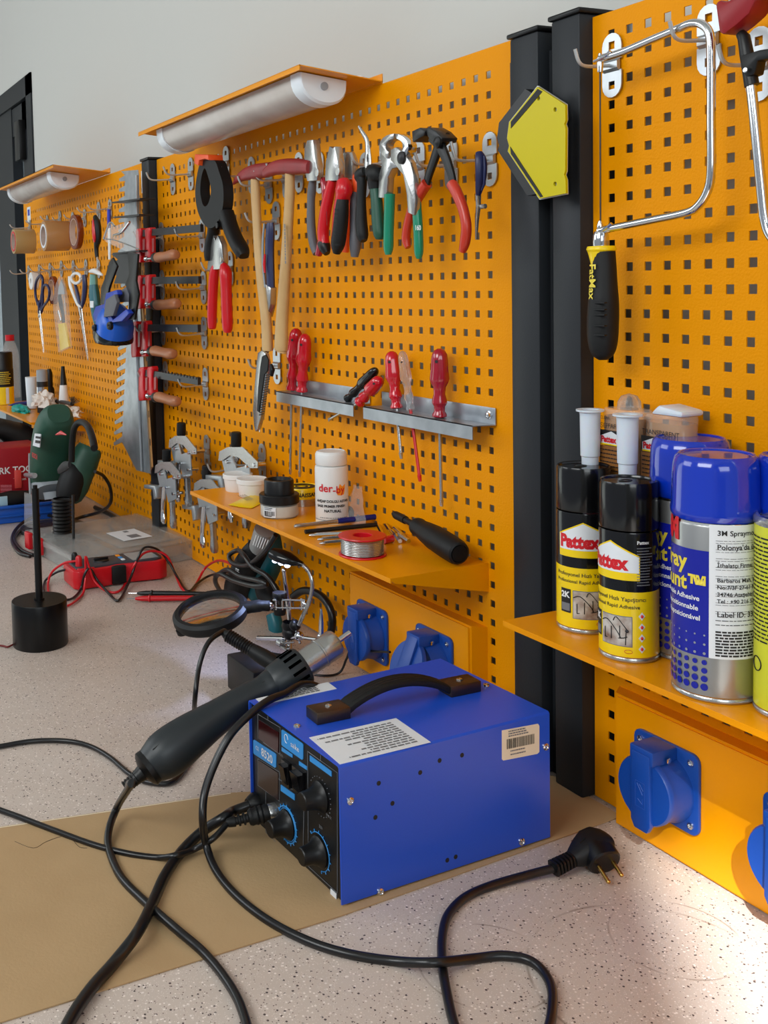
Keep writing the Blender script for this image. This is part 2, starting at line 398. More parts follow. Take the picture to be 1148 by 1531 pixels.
pegboard(-1.160, .042, [-i*HP for i in range(46)], [-i*HP-.001 for i in range(46)], 0, .885, 'orange perforated metal pegboard in the middle, hung with pliers, hammers and screwdrivers')
pegboard(.177, 1.30, [.204+i*HP for i in range(43)], [.202+i*HP for i in range(43)], .004, .880, 'orange perforated metal pegboard on the right, behind the coping saw and spray cans')
pegboard(-2.413, -1.215, [-1.262-i*HP for i in range(46)], [-1.263-i*HP for i in range(46)], 0, .889, 'orange perforated metal pegboard on the far left, hung with tape rolls and scissors')
# warning stickers on the far panel's top corners
for px, a in ((40, 315), (213, 262)):
    p = W(px+3, a, -.0005); g = G(); g.box((p.x-.022, -.0008, p.z-.04), (p.x+.022, -.0002, p.z+.012)); o = ob('sticker', g, 'label')
    tag(o, 'small white and blue sticker at the window end of the far left pegboard' if px == 40 else 'white and blue sticker beside the dark post on the far left pegboard', 'sticker')
    g = G(); g.box((p.x-.012, -.0012, p.z-.016), (p.x+.012, -.0008, p.z+.004)); ob('printed_symbol', g, 'inkblue', o)

# dark uprights
def post(x0, x1, label, top=.905, fl=(0, 0)):
    t = thing('steel_upright', ((x0+x1)/2, .01, 0), label, 'post')
    g = G(); g.box((x0, -.018, .001), (x1, .05, top), .0025); ob('upright_tube', g, 'anthracite', t)
    g = G(); g.box((x0-.003, -.021, top), (x1+.003, .052, top+.006), .002); ob('end_cap', g, 'black', t)
    if fl[0] or fl[1]: g = G(); g.box((x0-fl[0], -.001, .001), (x1+fl[1], .01, top-.022)); ob('side_flange', g, 'anthracite', t)
post(.062, .110, 'dark grey steel post at the right edge of the middle pegboard, carrying the yellow magnet', .880, (.02, .004))
post(.132, .176, 'dark grey steel post at the left edge of the right pegboard', .884)
post(-1.213, -1.166, 'dark grey steel post between the middle and far left pegboards', .886, (.002, .004))
g = G(); q = B(250, 808, .01); g.box((q.x-.04, -.045, .002), (q.x+.03, -.006, .035), .004); tag(ob('cable_clip', g, 'black'), 'black cable duct end at the foot of the far dark post', 'cable clip')

# shelves with folded lip and wedge shaped end brackets
def shelf(x0, x1, y, z, label, wl=True, wr=True):
    t = thing('wall_shelf', ((x0+x1)/2, 0, z), label, 'shelf')
    g = G(); g.box((x0, y, z-.002), (x1, 0, z)); g.box((x0, y, z-.006), (x1, y+.002, z-.002)); ob('shelf_board', g, 'orange_smooth', t)
    for x, on in ((x0, wl), (x1-.002, wr)):
        if on: g = G(); g.plate([V((x, y, z-.002)), V((x, 0, z-.002)), V((x, 0, z-.038)), V((x, y+.006, z-.007))], (.002, 0, 0)); ob('end_bracket', g, 'orange_smooth', t)
SZ = .229
shelf(-.650, -.008, -.151, SZ, 'orange metal shelf on the middle pegboard, loaded with jars, solder and tools')
shelf(.184, 1.1, -.135, SZ, 'orange metal shelf on the right pegboard, full of spray cans')
shelf(-2.36, -1.783, -.158, SZ, 'orange metal shelf on the far left pegboard with bottles and gloves')

# canopy shades with batten lamps under them
def canopy(x0, x1, y, zw, zf, label):
    g = G(); g.plate([V((x0, 0, zw)), V((x1, 0, zw)), V((x1, y, zf)), V((x0, y, zf))], (0, 0, .0015)); g.box((x0, y, zf-.006), (x1, y+.0015, zf+.0015)); g.box((x0, -.0015, zw-.002), (x1, 0, zw+.012))
    tag(ob('lamp_canopy', g, 'orange_smooth'), label, 'canopy')
def batten(x0, x1, y0, y1, zw, zf, yd, label, cab=False):
    sl_ = (zf-zw)/yd; up = lambda y: zw + sl_*y - .0015
    t = thing('batten_lamp', ((x0+x1)/2, (y0+y1)/2, up((y0+y1)/2)-.04), label, 'lamp')
    yc = (y0+y1)/2; hw = (y1-y0)/2
    def sec(x, s=1, dep=.036):
        pts = []
        for k in range(15):
            a = pi*k/14; y = yc - hw*s*cos(a); pts.append(V((x, y, up(y)-.004-dep*s*sin(a)**.8)))
        pts += [V((x, yc+hw*s, up(yc+hw*s))), V((x, yc-hw*s, up(yc-hw*s)))]
        return pts
    g = G(); r1, r2 = g.ring(sec(x0+.03, .95)), g.ring(sec(x1-.025, .95)); g.bridge(r1, r2); g.cap(r1[::-1]); g.cap(r2); ob('diffuser', g, 'diffuser', t)
    for a, b, c in ((x1-.028, x1-.004, x1), (x0+.032, x0+.004, x0)):
        g = G(); r = [g.ring(sec(a)), g.ring(sec(b)), g.ring(sec(c, .93, .035))]; g.bridge(r[0], r[1]); g.bridge(r[1], r[2]); g.cap(r[0]); g.cap(r[2])
        ob('end_cap', g, 'whitegloss', t)
    g = G(); g.box((x0+.02, yc-hw*.75, up(yc)-.005), (x1-.02, yc+hw*.75, up(yc)-.001)); ob('lamp_base', g, 'white', t)
    g = G(); g.lathe([(0, 0), (.006, 0), (.006, .002), (0, .002)], (x1, yc, up(yc)-.014), (1, 0, 0), 16); ob('cable_knockout', g, 'lightgrey', t)
canopy(-.900, -.237, -.138, .887, .903, 'orange sheet metal canopy over the middle pegboard')
batten(-.84, -.262, -.124, -.044, .887, .903, -.138, 'unlit white batten lamp under the canopy over the middle pegboard')
canopy(-2.14, -1.49, -.150, .892, .908, 'orange sheet metal canopy over the far left pegboard')
batten(-2.09, -1.60, -.130, -.048, .892, .908, -.15, 'unlit white batten lamp under the canopy over the far left pegboard')
g = G(); p = W(487, 100, -.03); pp = [V((p.x-.05, -.06, .904)), V((p.x-.02, -.055, .912)), V((p.x+.01, -.05, .911)), V((p.x+.03, -.045, .906))]
g.tube(pp, .0045, 8, sm=5); g.ball(pp[2], .009, (1.5, 1, .7)); g.ball(pp[1], .007, (1.6, 1, .8)); cb = ob('lamp_cable', g, 'black'); tag(cb, 'black taped cable knot lying on top of the middle canopy', 'cable')
g = G(); g.tube([pp[3], pp[3]+V((.02, .01, -.002)), pp[3]+V((.05, .03, -.008))], .003, 8, sm=4); ob('white_lead', g, 'white', cb)

# socket boxes and sockets
def sockbox(x0, x1, z1, label, taper=.0):
    g = G(); d = -.026
    o = [V((x0, 0, .001)), V((x1, 0, .001)), V((x1, 0, z1-.004)), V((x0, 0, z1-.004))]; i = [V((x0+.004+taper, d, .001)), V((x1-.004, d, .001)), V((x1-.004, d, z1)), V((x0+.004+taper, d, z1))]
    r1, r2 = g.ring(o), g.ring(i); g.bridge(r1, r2); g.cap(r2); g.cap(r1[::-1]); r3 = None
    bmesh.ops.bevel(g.b, geom=[e for e in g.b.edges if all(abs(v.co.y-d) < 1e-5 for v in e.verts)], offset=.003, segments=2, affect='EDGES')
    t = ob('socket_box', g, 'orange_smooth'); tag(t, label, 'socket box'); return t
sockbox(-.318, -.012, .147, 'orange metal socket box under the middle shelf, behind the blue station')
sockbox(.214, .92, .147, 'orange metal socket box under the right shelf', .016)
def socket(cx, cz, label, lid=0.0, y=-.0262):
    t = thing('power_socket', (cx, y, cz), label, 'power socket')
    g = G(); pl = []
    hw, hh, c = .041, .0415, .009
    for sx, sz in ((1, 1), (-1, 1), (-1, -1), (1, -1)):
        for k in range(5):
            a = pi/2*k/4 + {(1, 1): 0, (-1, 1): pi/2, (-1, -1): pi, (1, -1): 3*pi/2}[(sx, sz)]
            pl.append(V((cx+sx*(hw-c)+c*cos(a), y, cz+sz*(hh-c)+c*sin(a))))
    g.plate(pl, (0, -.004, 0), bev=.0008); ob('mounting_plate', g, 'socketblue', t)
    g = G(); g.lathe([(.036, 0), (.036, .004), (.033, .014), (.0325, .024), (.030, .024), (.028, .010), (0, .010)], (cx, y-.003, cz-.004), (0, -1, 0), 40); ob('socket_collar', g, 'socketblue', t)
    g = G(); g.box((cx-.015, y-.037, cz+.026), (cx+.015, y-.003, cz+.0415), .002); ob('hinge_block', g, 'socketblue', t)
    hinge = V((cx, y-.028, cz+.034)); rot = Matrix.Rotation(-lid, 4, 'X')
    g = G(); o = V((cx, y-.0275, cz-.004)); g.lathe([(0, 0), (.0345, 0), (.0345, .004), (.033, .0062), (0, .0066)], o, (0, -1, 0), 44)
    lidg = g
    lg = G(); lg.plate([V((cx-.0115, y-.032, cz+.036)), V((cx+.0115, y-.032, cz+.036)), V((cx+.0125, y-.032, cz-.036)), V((cx+.008, y-.032, cz-.044)), V((cx-.008, y-.032, cz-.044)), V((cx-.0125, y-.032, cz-.036))], (0, -.006, 0), bev=.001)
    for q in (lidg, lg):
        bmesh.ops.transform(q.b, matrix=Matrix.Translation(hinge) @ rot @ Matrix.Translation(-hinge), verts=q.b.verts)
    ld = ob('socket_lid', lidg, 'socketblue', t); ob('lid_tab', lg, 'socketblue', ld)
    if lid == 0:
        g = G(); 
        fr = [(-.006, .006), (.006, .006), (.006, -.020), (-.006, -.020)]
        for (a, b), (c_, d_) in zip(fr, fr[1:]+fr[:1]): g.tube([V((cx+a, y-.0381, cz+b)), V((cx+c_, y-.0381, cz+d_))], .0004, 6)
        for a, b, c_, d_ in ((-.004, .004, .003, -.006), (-.001, .004, .004, -.002), (-.003, -.012, .003, -.016), (.003, -.010, .003, -.016)): g.tube([V((cx+a, y-.0381, cz+b)), V((cx+c_, y-.0381, cz+d_))], .0004, 6)
        ob('embossed_mark', g, 'socketblue', ld)
    for sx, sz in ((1, 1), (1, -1), (-1, 1), (-1, -1)):
        g = G(); c0 = (cx+sx*.032, y-.004, cz+sz*.032); g.lathe([(.0036, 0), (.0034, .0014), (.0018, .002), (.0018, .0008), (0, .0008)], c0, (0, -1, 0), 16); ob('screw', g, 'chrome', t)
    g = G(); g.lathe([(.003, 0), (.003, .0012), (0, .0018)], (cx+.017, y-.018, cz+.031), (1, 0, 0), 14); ob('hinge_pin', g, 'chrome', t)
socket(.305, .081, 'blue power socket with closed lid on the right pegboard, next to the black plug')
socket(.458, .081, 'blue power socket cut off by the right edge of the photo')
socket(-.245, .072, 'blue power socket behind the hot air nozzle, left of the open one')
socket(-.090, .079, 'blue power socket with its lid half raised behind the blue station', .42)

# =================================================================== HANGING TOOLS
def wl(g, pts, y, flat=1.0, n=12, ref=(0, 1, 0), sq=2.0, caps=True):
    """loft along image-measured points standing on the upright plane(s) y; third value = half width as seen"""
    P, R = [], []
    for i, q in enumerate(pts):
        yy = y if not isinstance(y, (list, tuple)) else y[i]
        p = W(q[0], q[1], yy); r = q[2]/ppm(p); P.append(p); R.append((r, r*flat))
    g.loft(P, R, ref, n, caps, sq); return g
def sm3(pts, k=4):
    s = smooth([V((a, b, c)) for a, b, c in pts], k); return [(q.x, q.y, max(q.z, .2)) for q in s]
def poly(pts, y): return [W(a, b, y) for a, b in pts]
def wplate(g, pts, y, th, holes=(), bev=0): g.plate(poly(pts, y+th/2), (0, -th, 0), [poly(h, y+th/2) for h in holes], bev); return g
def wtube(g, pts, y, r, n=8, sm=4):
    P = [W(q[0], q[1], q[2] if len(q) > 2 else y) for q in pts]; g.tube(P, r, n, sm); return g
def base_of(px, py, y): return W(px, py, y)

# zinc hooks
def stad(cx, cz, w, h, y, y2=None, n=8):
    return [V((cx+w*cos(a), y, cz+h-w+w*sin(a))) for a in [pi*k/n for k in range(n+1)]]
def hook(px, py, L, label, group, up=.014, h=.068, half=False):
    p = W(px, py, 0); t = thing('pegboard_hook', p, label, 'hook', group)
    g = G(); w = .0135; hh = h/2
    up_ = stad(p.x, p.z, w, hh, -.002)
    lowz = p.z-.004
    if not half: g.plate(up_+[V((p.x-w, -.002, p.z+.006)), V((p.x+w, -.002, p.z+.006))], (0, -.0016, 0), [[V((p.x+a*.0042, -.002, p.z+hh-.013+b*.0042)) for a, b in ((1, 1), (-1, 1), (-1, -1), (1, -1))]])
    lo = [V((p.x+w*cos(a), -.002, p.z-hh+w+w*sin(a))) for a in [pi+pi*k/8 for k in range(9)]]
    g.plate(lo+[V((p.x+w, -.002, p.z-.006)), V((p.x-w, -.002, p.z-.006))], (0, -.0016, 0), [[V((p.x+a*.0042, -.002, p.z-hh+.013+b*.0042)) for a, b in ((1, 1), (-1, 1), (-1, -1), (1, -1))]])
    # raised bridge in the middle that carries the wire
    br = [V((p.x-w*.8, -.0025, p.z+.007)), V((p.x-w*.8, -.007, p.z+.003)), V((p.x-w*.8, -.007, p.z-.004)), V((p.x-w*.8, -.0025, p.z-.008))]
    g.plate(br, (w*1.6, 0, 0)); ob('hook_plate', g, 'zinc', t)
    g = G(); g.tube([V((p.x, -.004, p.z)), V((p.x, -.012, p.z-.001)), V((p.x, -L*.7, p.z-.003)), V((p.x, -L*.9, p.z+.001)), V((p.x, -L, p.z+up))], .0019, 8, sm=5); ob('hook_wire', g, 'wire', t)
    return t
HG = 'zinc hooks plugged into the pegboards'
hook(918, 98, .054, 'zinc hook at the top left of the coping saw, on the right pegboard', HG)
hook(1063, 60, .054, 'zinc hook holding the top right corner of the coping saw', HG)
hook(1138, 96, .055, 'zinc hook behind the red gripped bow saw at the right edge', HG)
hook(735, 238, .062, 'zinc hook nearest the dark posts, holding the small navy snips', HG, .02)
hook(677, 246, .060, 'zinc hook behind the orange handled end nippers', HG)
hook(629, 248, .064, 'zinc hook between the green pincers and the orange handled nippers', HG)
hook(578, 244, .060, 'zinc hook behind the left jaw of the green handled pincers', HG)
hook(548, 262, .06, 'zinc hook holding the bent nose pliers', HG)
hook(514, 262, .06, 'zinc hook holding the red and black side cutters', HG)
hook(480, 258, .06, 'zinc hook holding the grey handled combination pliers', HG)
hook(449, 258, .064, 'zinc hook at the right end of the second hammer head', HG)
hook(430, 268, .064, 'zinc hook under the middle of the right hammer head', HG)
hook(404, 276, .064, 'zinc hook between the two hammer handles, lower plate in view', HG)
hook(378, 262, .064, 'zinc hook under the left hammer head', HG)
hook(415, 330, .064, 'zinc hook between the hammer handles holding the navy folding knife', HG)
hook(340, 245, .064, 'zinc hook behind the big black spring clamp', HG)
hook(287, 260, .064, 'empty zinc hook at the top, left of the black spring clamp', HG)
hook(260, 268, .064, 'empty zinc hook at the top nearest the far dark post', HG)
hook(346, 402, .064, 'zinc hook holding the red handled pliers', HG)
hook(416, 546, .060, 'zinc hook holding the grey ribbed utility knife', HG)
for i, (a, b) in enumerate(((304, 352), (306, 430), (307, 498), (309, 574))):
    hook(a, b, .064, 'zinc hook at the bar end of the ' + ('topmost', 'second highest', 'third highest', 'lowest')[i] + ' red clamp', HG)
for i, (a, b) in enumerate(((243, 355), (244, 426), (245, 494), (249, 562))):
    hook(a, b, .070, 'zinc hook behind the jaws of the ' + ('topmost', 'second highest', 'third highest', 'lowest')[i] + ' red clamp', HG)
hook(311, 674, .060, 'zinc hook holding the upper left hold-down clamp', HG)
hook(394, 690, .064, 'zinc hook holding the hold-down clamp behind the white tubs', HG)
hook(352, 700, .06, 'zinc hook behind the hold-down clamps, under the middle of the group', HG)

# ---- coping saw
def coping_saw():
    y = -.044; t = thing('coping_saw', W(900, 460, y), 'coping saw with chrome frame and black and yellow handle hung on the right pegboard', 'saw')
    g = G(); fr = [(897, 88), (930, 78), (975, 59), (1011, 44), (1033, 35), (1050, 37), (1061, 52), (1063, 90), (1063, 180), (1063, 256), (1057, 287), (1043, 308), (1025, 318), (974, 329), (925, 339), (896, 345)]
    wtube(g, fr, y, .0040, 12, 5); ob('saw_frame', g, 'chrome', t)
    g = G(); 
    for (a, b) in (((897, 80), (897, 108)), ((897, 330), (897, 346))):
        wl(g, [(a[0], a[1], 2.5), (a[0], (a[1]+b[1])/2, 5), (b[0], b[1], 4)], y)
    wtube(g, [(888, 92), (905, 84), (912, 76)], y-.004, .0016, 8); wtube(g, [(890, 350), (905, 342), (914, 334)], y-.004, .0016, 8)
    ob('blade_pin', g, 'chrome', t)
    g = G(); a, b = W(897, 106, y), W(897, 332, y); g.box((a.x-.0009, y-.0003, b.z), (a.x+.0009, y+.0003, a.z)); ob('saw_blade', g, 'darksteel', t)
    g = G(); wl(g, [(898, 346, 9), (898, 352, 11.5), (898, 362, 12), (898, 372, 11)], y, n=16); ob('ferrule', g, 'chrome', t)
    g = G(); wl(g, sm3([(899, 368, 20), (899, 373, 21.5), (899, 378, 19), (900, 395, 16), (901, 412, 15.5)]), y, n=20); ob('handle_collar', g, 'yellow', t)
    g = G(); wl(g, sm3([(902, 377, 17), (903, 400, 17.5), (903, 425, 19), (902, 455, 22), (901, 490, 22.5), (901, 515, 20.5), (901, 531, 15), (901, 538, 6)], 5), y, n=24)
    h = ob('handle', g, 'blackmatt', t)
    g = G()
    for z in (452, 462, 470, 486, 500): 
        q = W(912, z, y); r = 14/ppm(q); g.box((q.x-r*.6, q.y-.0165, q.z-.0006), (q.x+r*.9, q.y-.0125, q.z+.0006))
    ob('grip_rib', g, 'black', h)
    rr_ = .0138; o = W(902.5, 394, y)
    dd = V((CAM.x-o.x, CAM.y-o.y, 0)).normalized(); ss = V((-dd.y, dd.x, 0))
    if ss.dot(RT) < 0: ss = -ss
    writing('lettering', 'FatMax', .0125, lambda a, b: V((o.x, o.y, o.z-a))+(dd*cos((b-.0165)/rr_)+ss*sin((b-.0165)/rr_))*(rr_+.0008+a*.03), 'inkyellow', h, .02)
coping_saw()
# ---- bow saw at the right edge
y = -.055; t = thing('bow_saw', W(1125, 120, y), 'bow saw with dark red grip and chrome rod hanging at the right edge', 'saw')
g = G(); wplate(g, [(1097, 8), (1104, 2), (1112, 6), (1120, 3), (1135, -28), (1190, -38), (1210, -20), (1195, -8), (1160, 0), (1148, 24), (1130, 40), (1111, 54), (1103, 53), (1100, 30)], y, .024, bev=.003); ob('grip', g, mat('wine_red_plastic', (140, 14, 24), .4), t)
g = G(); wl(g, [(1107, 50, 7), (1112, 56, 9), (1116, 80, 10), (1120, 105, 10), (1124, 128, 10.5)], y, n=14)
wplate(g, [(1122, 84), (1150, 76), (1190, 70), (1190, 84), (1146, 92), (1142, 112), (1130, 117), (1123, 108)], y, .012, bev=.001); ob('grip_bracket', g, 'black', t)
g = G(); q = W(1115, 105, y-.0085); g.lathe([(0, 0), (.0022, 0), (.0022, .001), (0, .0012)], q, (0, -1, 0), 12); ob('rivet', g, 'chrome', t)
g = G(); wtube(g, [(1121, 116), (1125, 150), (1132, 220), (1138, 280), (1143, 325), (1152, 352), (1172, 370), (1215, 380), (1260, 384)], y, .0043, 14, 5); ob('saw_frame', g, 'chrome', t)
g = G(); a, b = W(1262, 384, y), W(1205, -22, y); g.plate([a, a+V((.004, 0, 0)), b+V((.004, 0, 0)), b], (0, .001, 0)); ob('saw_blade', g, 'steel', t)

# ---- magnetic welding holder on the posts
y = -.024
t = thing('magnetic_holder', W(800, 215, y), 'yellow pentagonal magnetic welding holder stuck on the dark posts', 'magnet')
out = [(806, 130), (848, 157), (848.5, 180), (846.5, 186), (848.5, 192), (848, 255), (846, 261), (848.5, 268), (849, 289), (809, 297), (762, 226), (764, 218), (761, 207), (764, 183)]
def scaled(o, s, c): return [(c[0]+(a-c[0])*s, c[1]+(b-c[1])*s) for a, b in o]
g = G(); wplate(g, out, -.0475, .003, [[(W_[0], W_[1]) for W_ in [(808+2.6*cos(a), 147+3.6*sin(a)) for a in [2*pi*k/10 for k in range(10)]]], [(833+2.6*cos(a), 164+3.6*sin(a)) for a in [2*pi*k/10 for k in range(10)]], [(833+2.6*cos(a), 275+3.6*sin(a)) for a in [2*pi*k/10 for k in range(10)]]]); ob('front_plate', g, 'yellowlime', t)
g = G(); wplate(g, scaled(out, 1.02, (806, 214)), -.0445, .0022); wplate(g, scaled(out, 1.02, (806, 214)), -.0215, .0026); ob('steel_edge', g, mat('aluminium_edge', (190, 192, 194), .35, .3), t)
g = G(); wplate(g, scaled(out, .95, (806, 214)), -.0330, .020); ob('magnet_core', g, 'panelblack', t)
g = G()
for a, b, c_, d_ in (((804, 133), (811, 137), (764, 192), (764, 182)),): wplate(g, [a, b, c_, d_], -.0493, .0005)
wplate(g, [(763, 219), (764, 230), (808, 295), (812, 294)], -.0493, .0005); ob('black_stripe', g, 'ink', t)

# ---- pliers family
def handle(g, pts, y, flat=.9): wl(g, [(a, b, c*1.14) for a, b, c in sm3(pts, 4)], y, flat, 14, sq=2.3)
y = -.058
t = thing('combination_pliers', W(474, 300, y), 'combination pliers with grey and dark red handles, leftmost in the row of pliers', 'pliers', )
g = G(); wplate(g, [(465, 223), (469, 210), (478, 209), (481, 235), (484, 252), (484, 270), (469, 271), (464, 250)], y, .012, bev=.001); q = W(475, 258, y-.006); g.lathe([(0, 0), (.006, 0), (.006, .002), (0, .0025)], q, (0, -1, 0), 16); ob('jaws', g, 'steel', t)
g = G(); handle(g, [(468, 268, 5), (466, 285, 6), (465, 300, 5.5), (465, 335, 6), (468, 362, 6), (473, 379, 5)], y+.006); ob('handle', g, 'grey', t)
g = G(); handle(g, [(483, 268, 5), (487, 285, 6), (486, 320, 5), (482, 355, 6), (476, 381, 5)], y+.006); ob('handle', g, 'darkred', t, label='dark red handle')
t = thing('side_cutters', W(500, 300, y), 'side cutters with bright red handles and black ribbed grip', 'pliers')
g = G(); wplate(g, [(497, 242), (503, 219), (508, 222), (511, 219), (516, 244), (516, 270), (496, 271)], y-.012, .012, bev=.001); q = W(506, 256, y-.018); g.lathe([(0, 0), (.006, 0), (.006, .002), (0, .0025)], q, (0, -1, 0), 16); ob('jaws', g, 'steel', t)
g = G(); handle(g, [(497, 269, 6), (492, 290, 7.5), (486, 320, 8), (483, 350, 8), (486, 370, 7), (489, 378, 4)], y-.012); hd = ob('handle', g, 'red', t)
g = G(); handle(g, [(483, 362, 8.3), (486, 371, 8), (489, 379, 4.5)], y-.012); ob('handle_tip', g, 'black', hd)
g = G(); handle(g, [(512, 269, 8), (514, 283, 12), (512, 295, 10), (509, 315, 10), (507, 345, 10), (504, 368, 9), (502, 377, 5)], y-.016); hd = ob('handle', g, 'red', t)
g = G(); handle(g, [(512, 298, 8), (511, 315, 9.5), (508, 345, 10), (505, 366, 9.5), (503, 379, 5)], y-.0185); 
for k in range(9): a = 312+k*6.5; wl(g, [(510.5-k*.6, a, 10.2), (510.4-k*.6, a+2.6, 10.2)], y-.019)
ob('ribbed_grip', g, 'blackmatt', hd)
g = G(); q = W(489.5, 316, y-.024); o_ = flat(q, (0, 0, -1), (1, -.4, 0), (-.4, -1, 0), .002); lines_of_print(g, o_, 0, .022, 0, .008, 2, .002); ob('printed_text', g, 'ink', hd)
y = -.05
t = thing('diagonal_pliers', W(528, 300, y), 'small cutting pliers with orange and grey handles beside the red side cutters', 'pliers')
g = G(); wplate(g, [(518.6, 248), (524, 227), (527, 230), (530, 227), (536, 240), (536, 268), (518, 269)], y, .011, bev=.001); ob('jaws', g, 'steel', t)
g = G(); handle(g, [(522, 267, 5), (523, 290, 5.5), (521, 320, 5), (518, 350, 5), (516, 377, 5)], y+.004); ob('handle', g, 'orangeplastic', t)
g = G(); handle(g, [(533, 262, 6), (535, 276, 8), (532, 292, 7)], y-.004); hd = ob('handle', g, 'orangeplastic', t)
g = G(); handle(g, [(532, 286, 6.5), (530, 305, 6.5), (530, 340, 6.5), (531, 365, 8), (530, 384, 5)], y-.006); ob('grip', g, 'grey', hd, label='grey grip')
y = -.062
t = thing('bent_nose_pliers', W(550, 300, y), 'bent nose pliers with black and dark green handles', 'pliers')
g = G(); wl(g, sm3([(536, 189, 1.8), (541, 197, 3.2), (548, 209, 4.5), (550, 225, 6), (550, 245, 8.5), (550, 262, 9)]), y, .55); g2 = G(); ob('jaws', g, 'steel', t)
g = G(); wl(g, [(549, 230, 1), (549, 236, 2.2), (549, 242, 1)], y-.006, .3); ob('wire_cutter_slot', g, 'darksteel', t)
g2.b.free()
g = G(); handle(g, [(546, 256, 6), (539, 262, 9), (541, 272, 7), (540, 300, 6.5), (540, 330, 8), (542, 352, 8), (544, 360, 5)], y-.004); ob('handle', g, 'blackmatt', t)
g = G(); handle(g, [(552, 256, 6), (561, 262, 13), (560, 271, 9), (561, 283, 7.5), (563, 300, 8), (565, 330, 8.5), (567, 350, 8), (567, 358, 5)], y-.002); hd = ob('handle', g, 'darkgreen', t, label='dark green handle')
g = G(); handle(g, [(553, 254, 8), (561, 261, 13.6), (560, 270, 10), (560, 282, 8)], y-.003); ob('guard', g, 'blackmatt', hd)
# green tower pincers
y = -.062
t = thing('tower_pincers', W(602, 290, y), 'steel tower pincers with long green handles', 'pincers')
def arc(cx, cy, rx, ry, a0, a1, n=10): return [(cx+rx*cos(radians(a0+(a1-a0)*k/n)), cy-ry*sin(radians(a0+(a1-a0)*k/n))) for k in range(n+1)]
for s in (-1, 1):
    o_ = arc(603, 220, 24, 20, 92, 92+150) if s < 0 else arc(603, 220, 21, 20, 88, 88-150)
    i_ = arc(603, 219, 14, 11, 100, 92+140) if s < 0 else arc(603, 219, 12, 11, 80, 88-140)
    g = G(); wplate(g, o_+i_[::-1], y-(.002 if s < 0 else .004), .014, bev=.001); jw = ob('jaw', g, 'chrome' if s > 0 else 'steel', t)
g = G(); wplate(g, [(604, 243), (593, 233), (580, 226), (578, 236), (582, 246), (577, 262), (576, 296), (588, 296), (590, 266), (597, 252), (608, 250)], y, .012, bev=.0012); ob('arm', g, 'steel', t)
g = G(); wplate(g, [(592, 224), (600, 220), (612, 229), (622, 243), (627, 262), (629, 300), (627, 322), (618, 318), (616, 290), (611, 262), (600, 248), (592, 240)], y-.007, .009, bev=.0012); ob('arm', g, 'steel', t)
g = G(); q = W(601.5, 236, y-.011); g.lathe([(.0085, 0), (.008, .003), (.004, .005), (0, .0054)], q, (0, -1, 0), 20); ob('pivot', g, 'darksteel', t)
g = G(); handle(g, [(582.5, 290, 7.5), (582, 310, 7.2), (581, 345, 7), (580.5, 370, 6.8), (580.5, 381, 4)], y); ob('handle', g, 'green', t)
g = G(); handle(g, [(622, 300, 6), (624, 325, 6.5), (625.5, 355, 6.5), (626, 378, 6), (626, 387, 3)], y-.003); hd = ob('handle', g, 'green', t)
writing('lettering', '160', .009, flat(W(621, 344, y-.0115), (.8, 0, -.05), (0, 0, 1), (0, -1, 0), .001), 'inkwhite', hd, .02)
# black end nippers
y = -.066
t = thing('end_nippers', W(655, 290, y), 'black end nippers with bowed orange red handles', 'pincers')
g = G(); wplate(g, [(638.5, 197), (651, 191.5), (659, 197), (657, 204), (649, 208), (640, 214)], y, .024, bev=.0015); wl(g, sm3([(645, 205, 8), (657, 216, 9), (668, 240, 8), (675, 262, 7), (678, 278, 6.5)]), y-.003, .5, sq=3); ob('jaw_arm', g, 'panelblack', t)
g = G(); wplate(g, [(659, 194), (664, 191), (675, 197), (685, 207), (682, 214), (672, 214), (663, 206)], y+.002, .024, bev=.0015); wl(g, sm3([(671, 205, 8), (657, 218, 9), (648, 242, 8), (641, 262, 7.5), (637, 278, 7)]), y+.005, .5, sq=3); ob('jaw_arm', g, 'panelblack', t)
g = G(); q = W(655.5, 213, y-.009); g.lathe([(.0075, 0), (.007, .003), (.003, .0045), (0, .0048)], q, (0, -1, 0), 20); ob('pivot', g, 'black', t)
g = G(); handle(g, [(638, 274, 7.5), (629, 288, 7.5), (617, 310, 6.5), (609, 338, 6), (607, 358, 6), (610, 370, 4)], y+.003); ob('handle', g, 'redorange', t)
g = G(); handle(g, [(675, 274, 7.5), (683, 289, 7.5), (692, 312, 7), (697, 338, 7), (695, 362, 7), (691, 376, 5)], y-.004); ob('handle', g, 'redorange', t)
# navy snips seen edge on
p = W(718, 240, -.055)
t = thing('thread_snips', p, 'small navy snips hanging edge on by the dark post', 'snips')
g = G(); wl(g, sm3([(716, 228, 4), (719, 240, 6.5), (719, 265, 6.2), (716, 285, 4), (715, 292, 2.5)]), -.052, 1.5); ob('handle', g, 'navy', t)
g = G(); wl(g, [(724, 233, 1), (725, 250, 1.6), (724, 275, 1.6), (720, 285, 1)], -.058, 1.5); ob('handle', g, 'navy', t)
g = G(); wl(g, [(715, 290, 2.6), (715, 308, 2.2), (713, 330, 1.8), (712, 358, 1)], -.05, 2); ob('blade', g, 'steel', t)
g = G(); q = W(717, 309, -.05); g.lathe([(0, 0), (.003, 0), (.003, .008), (0, .009)], q-V((0, -.002, 0)), (1, 0, 0), 12); ob('pivot', g, 'steel', t)

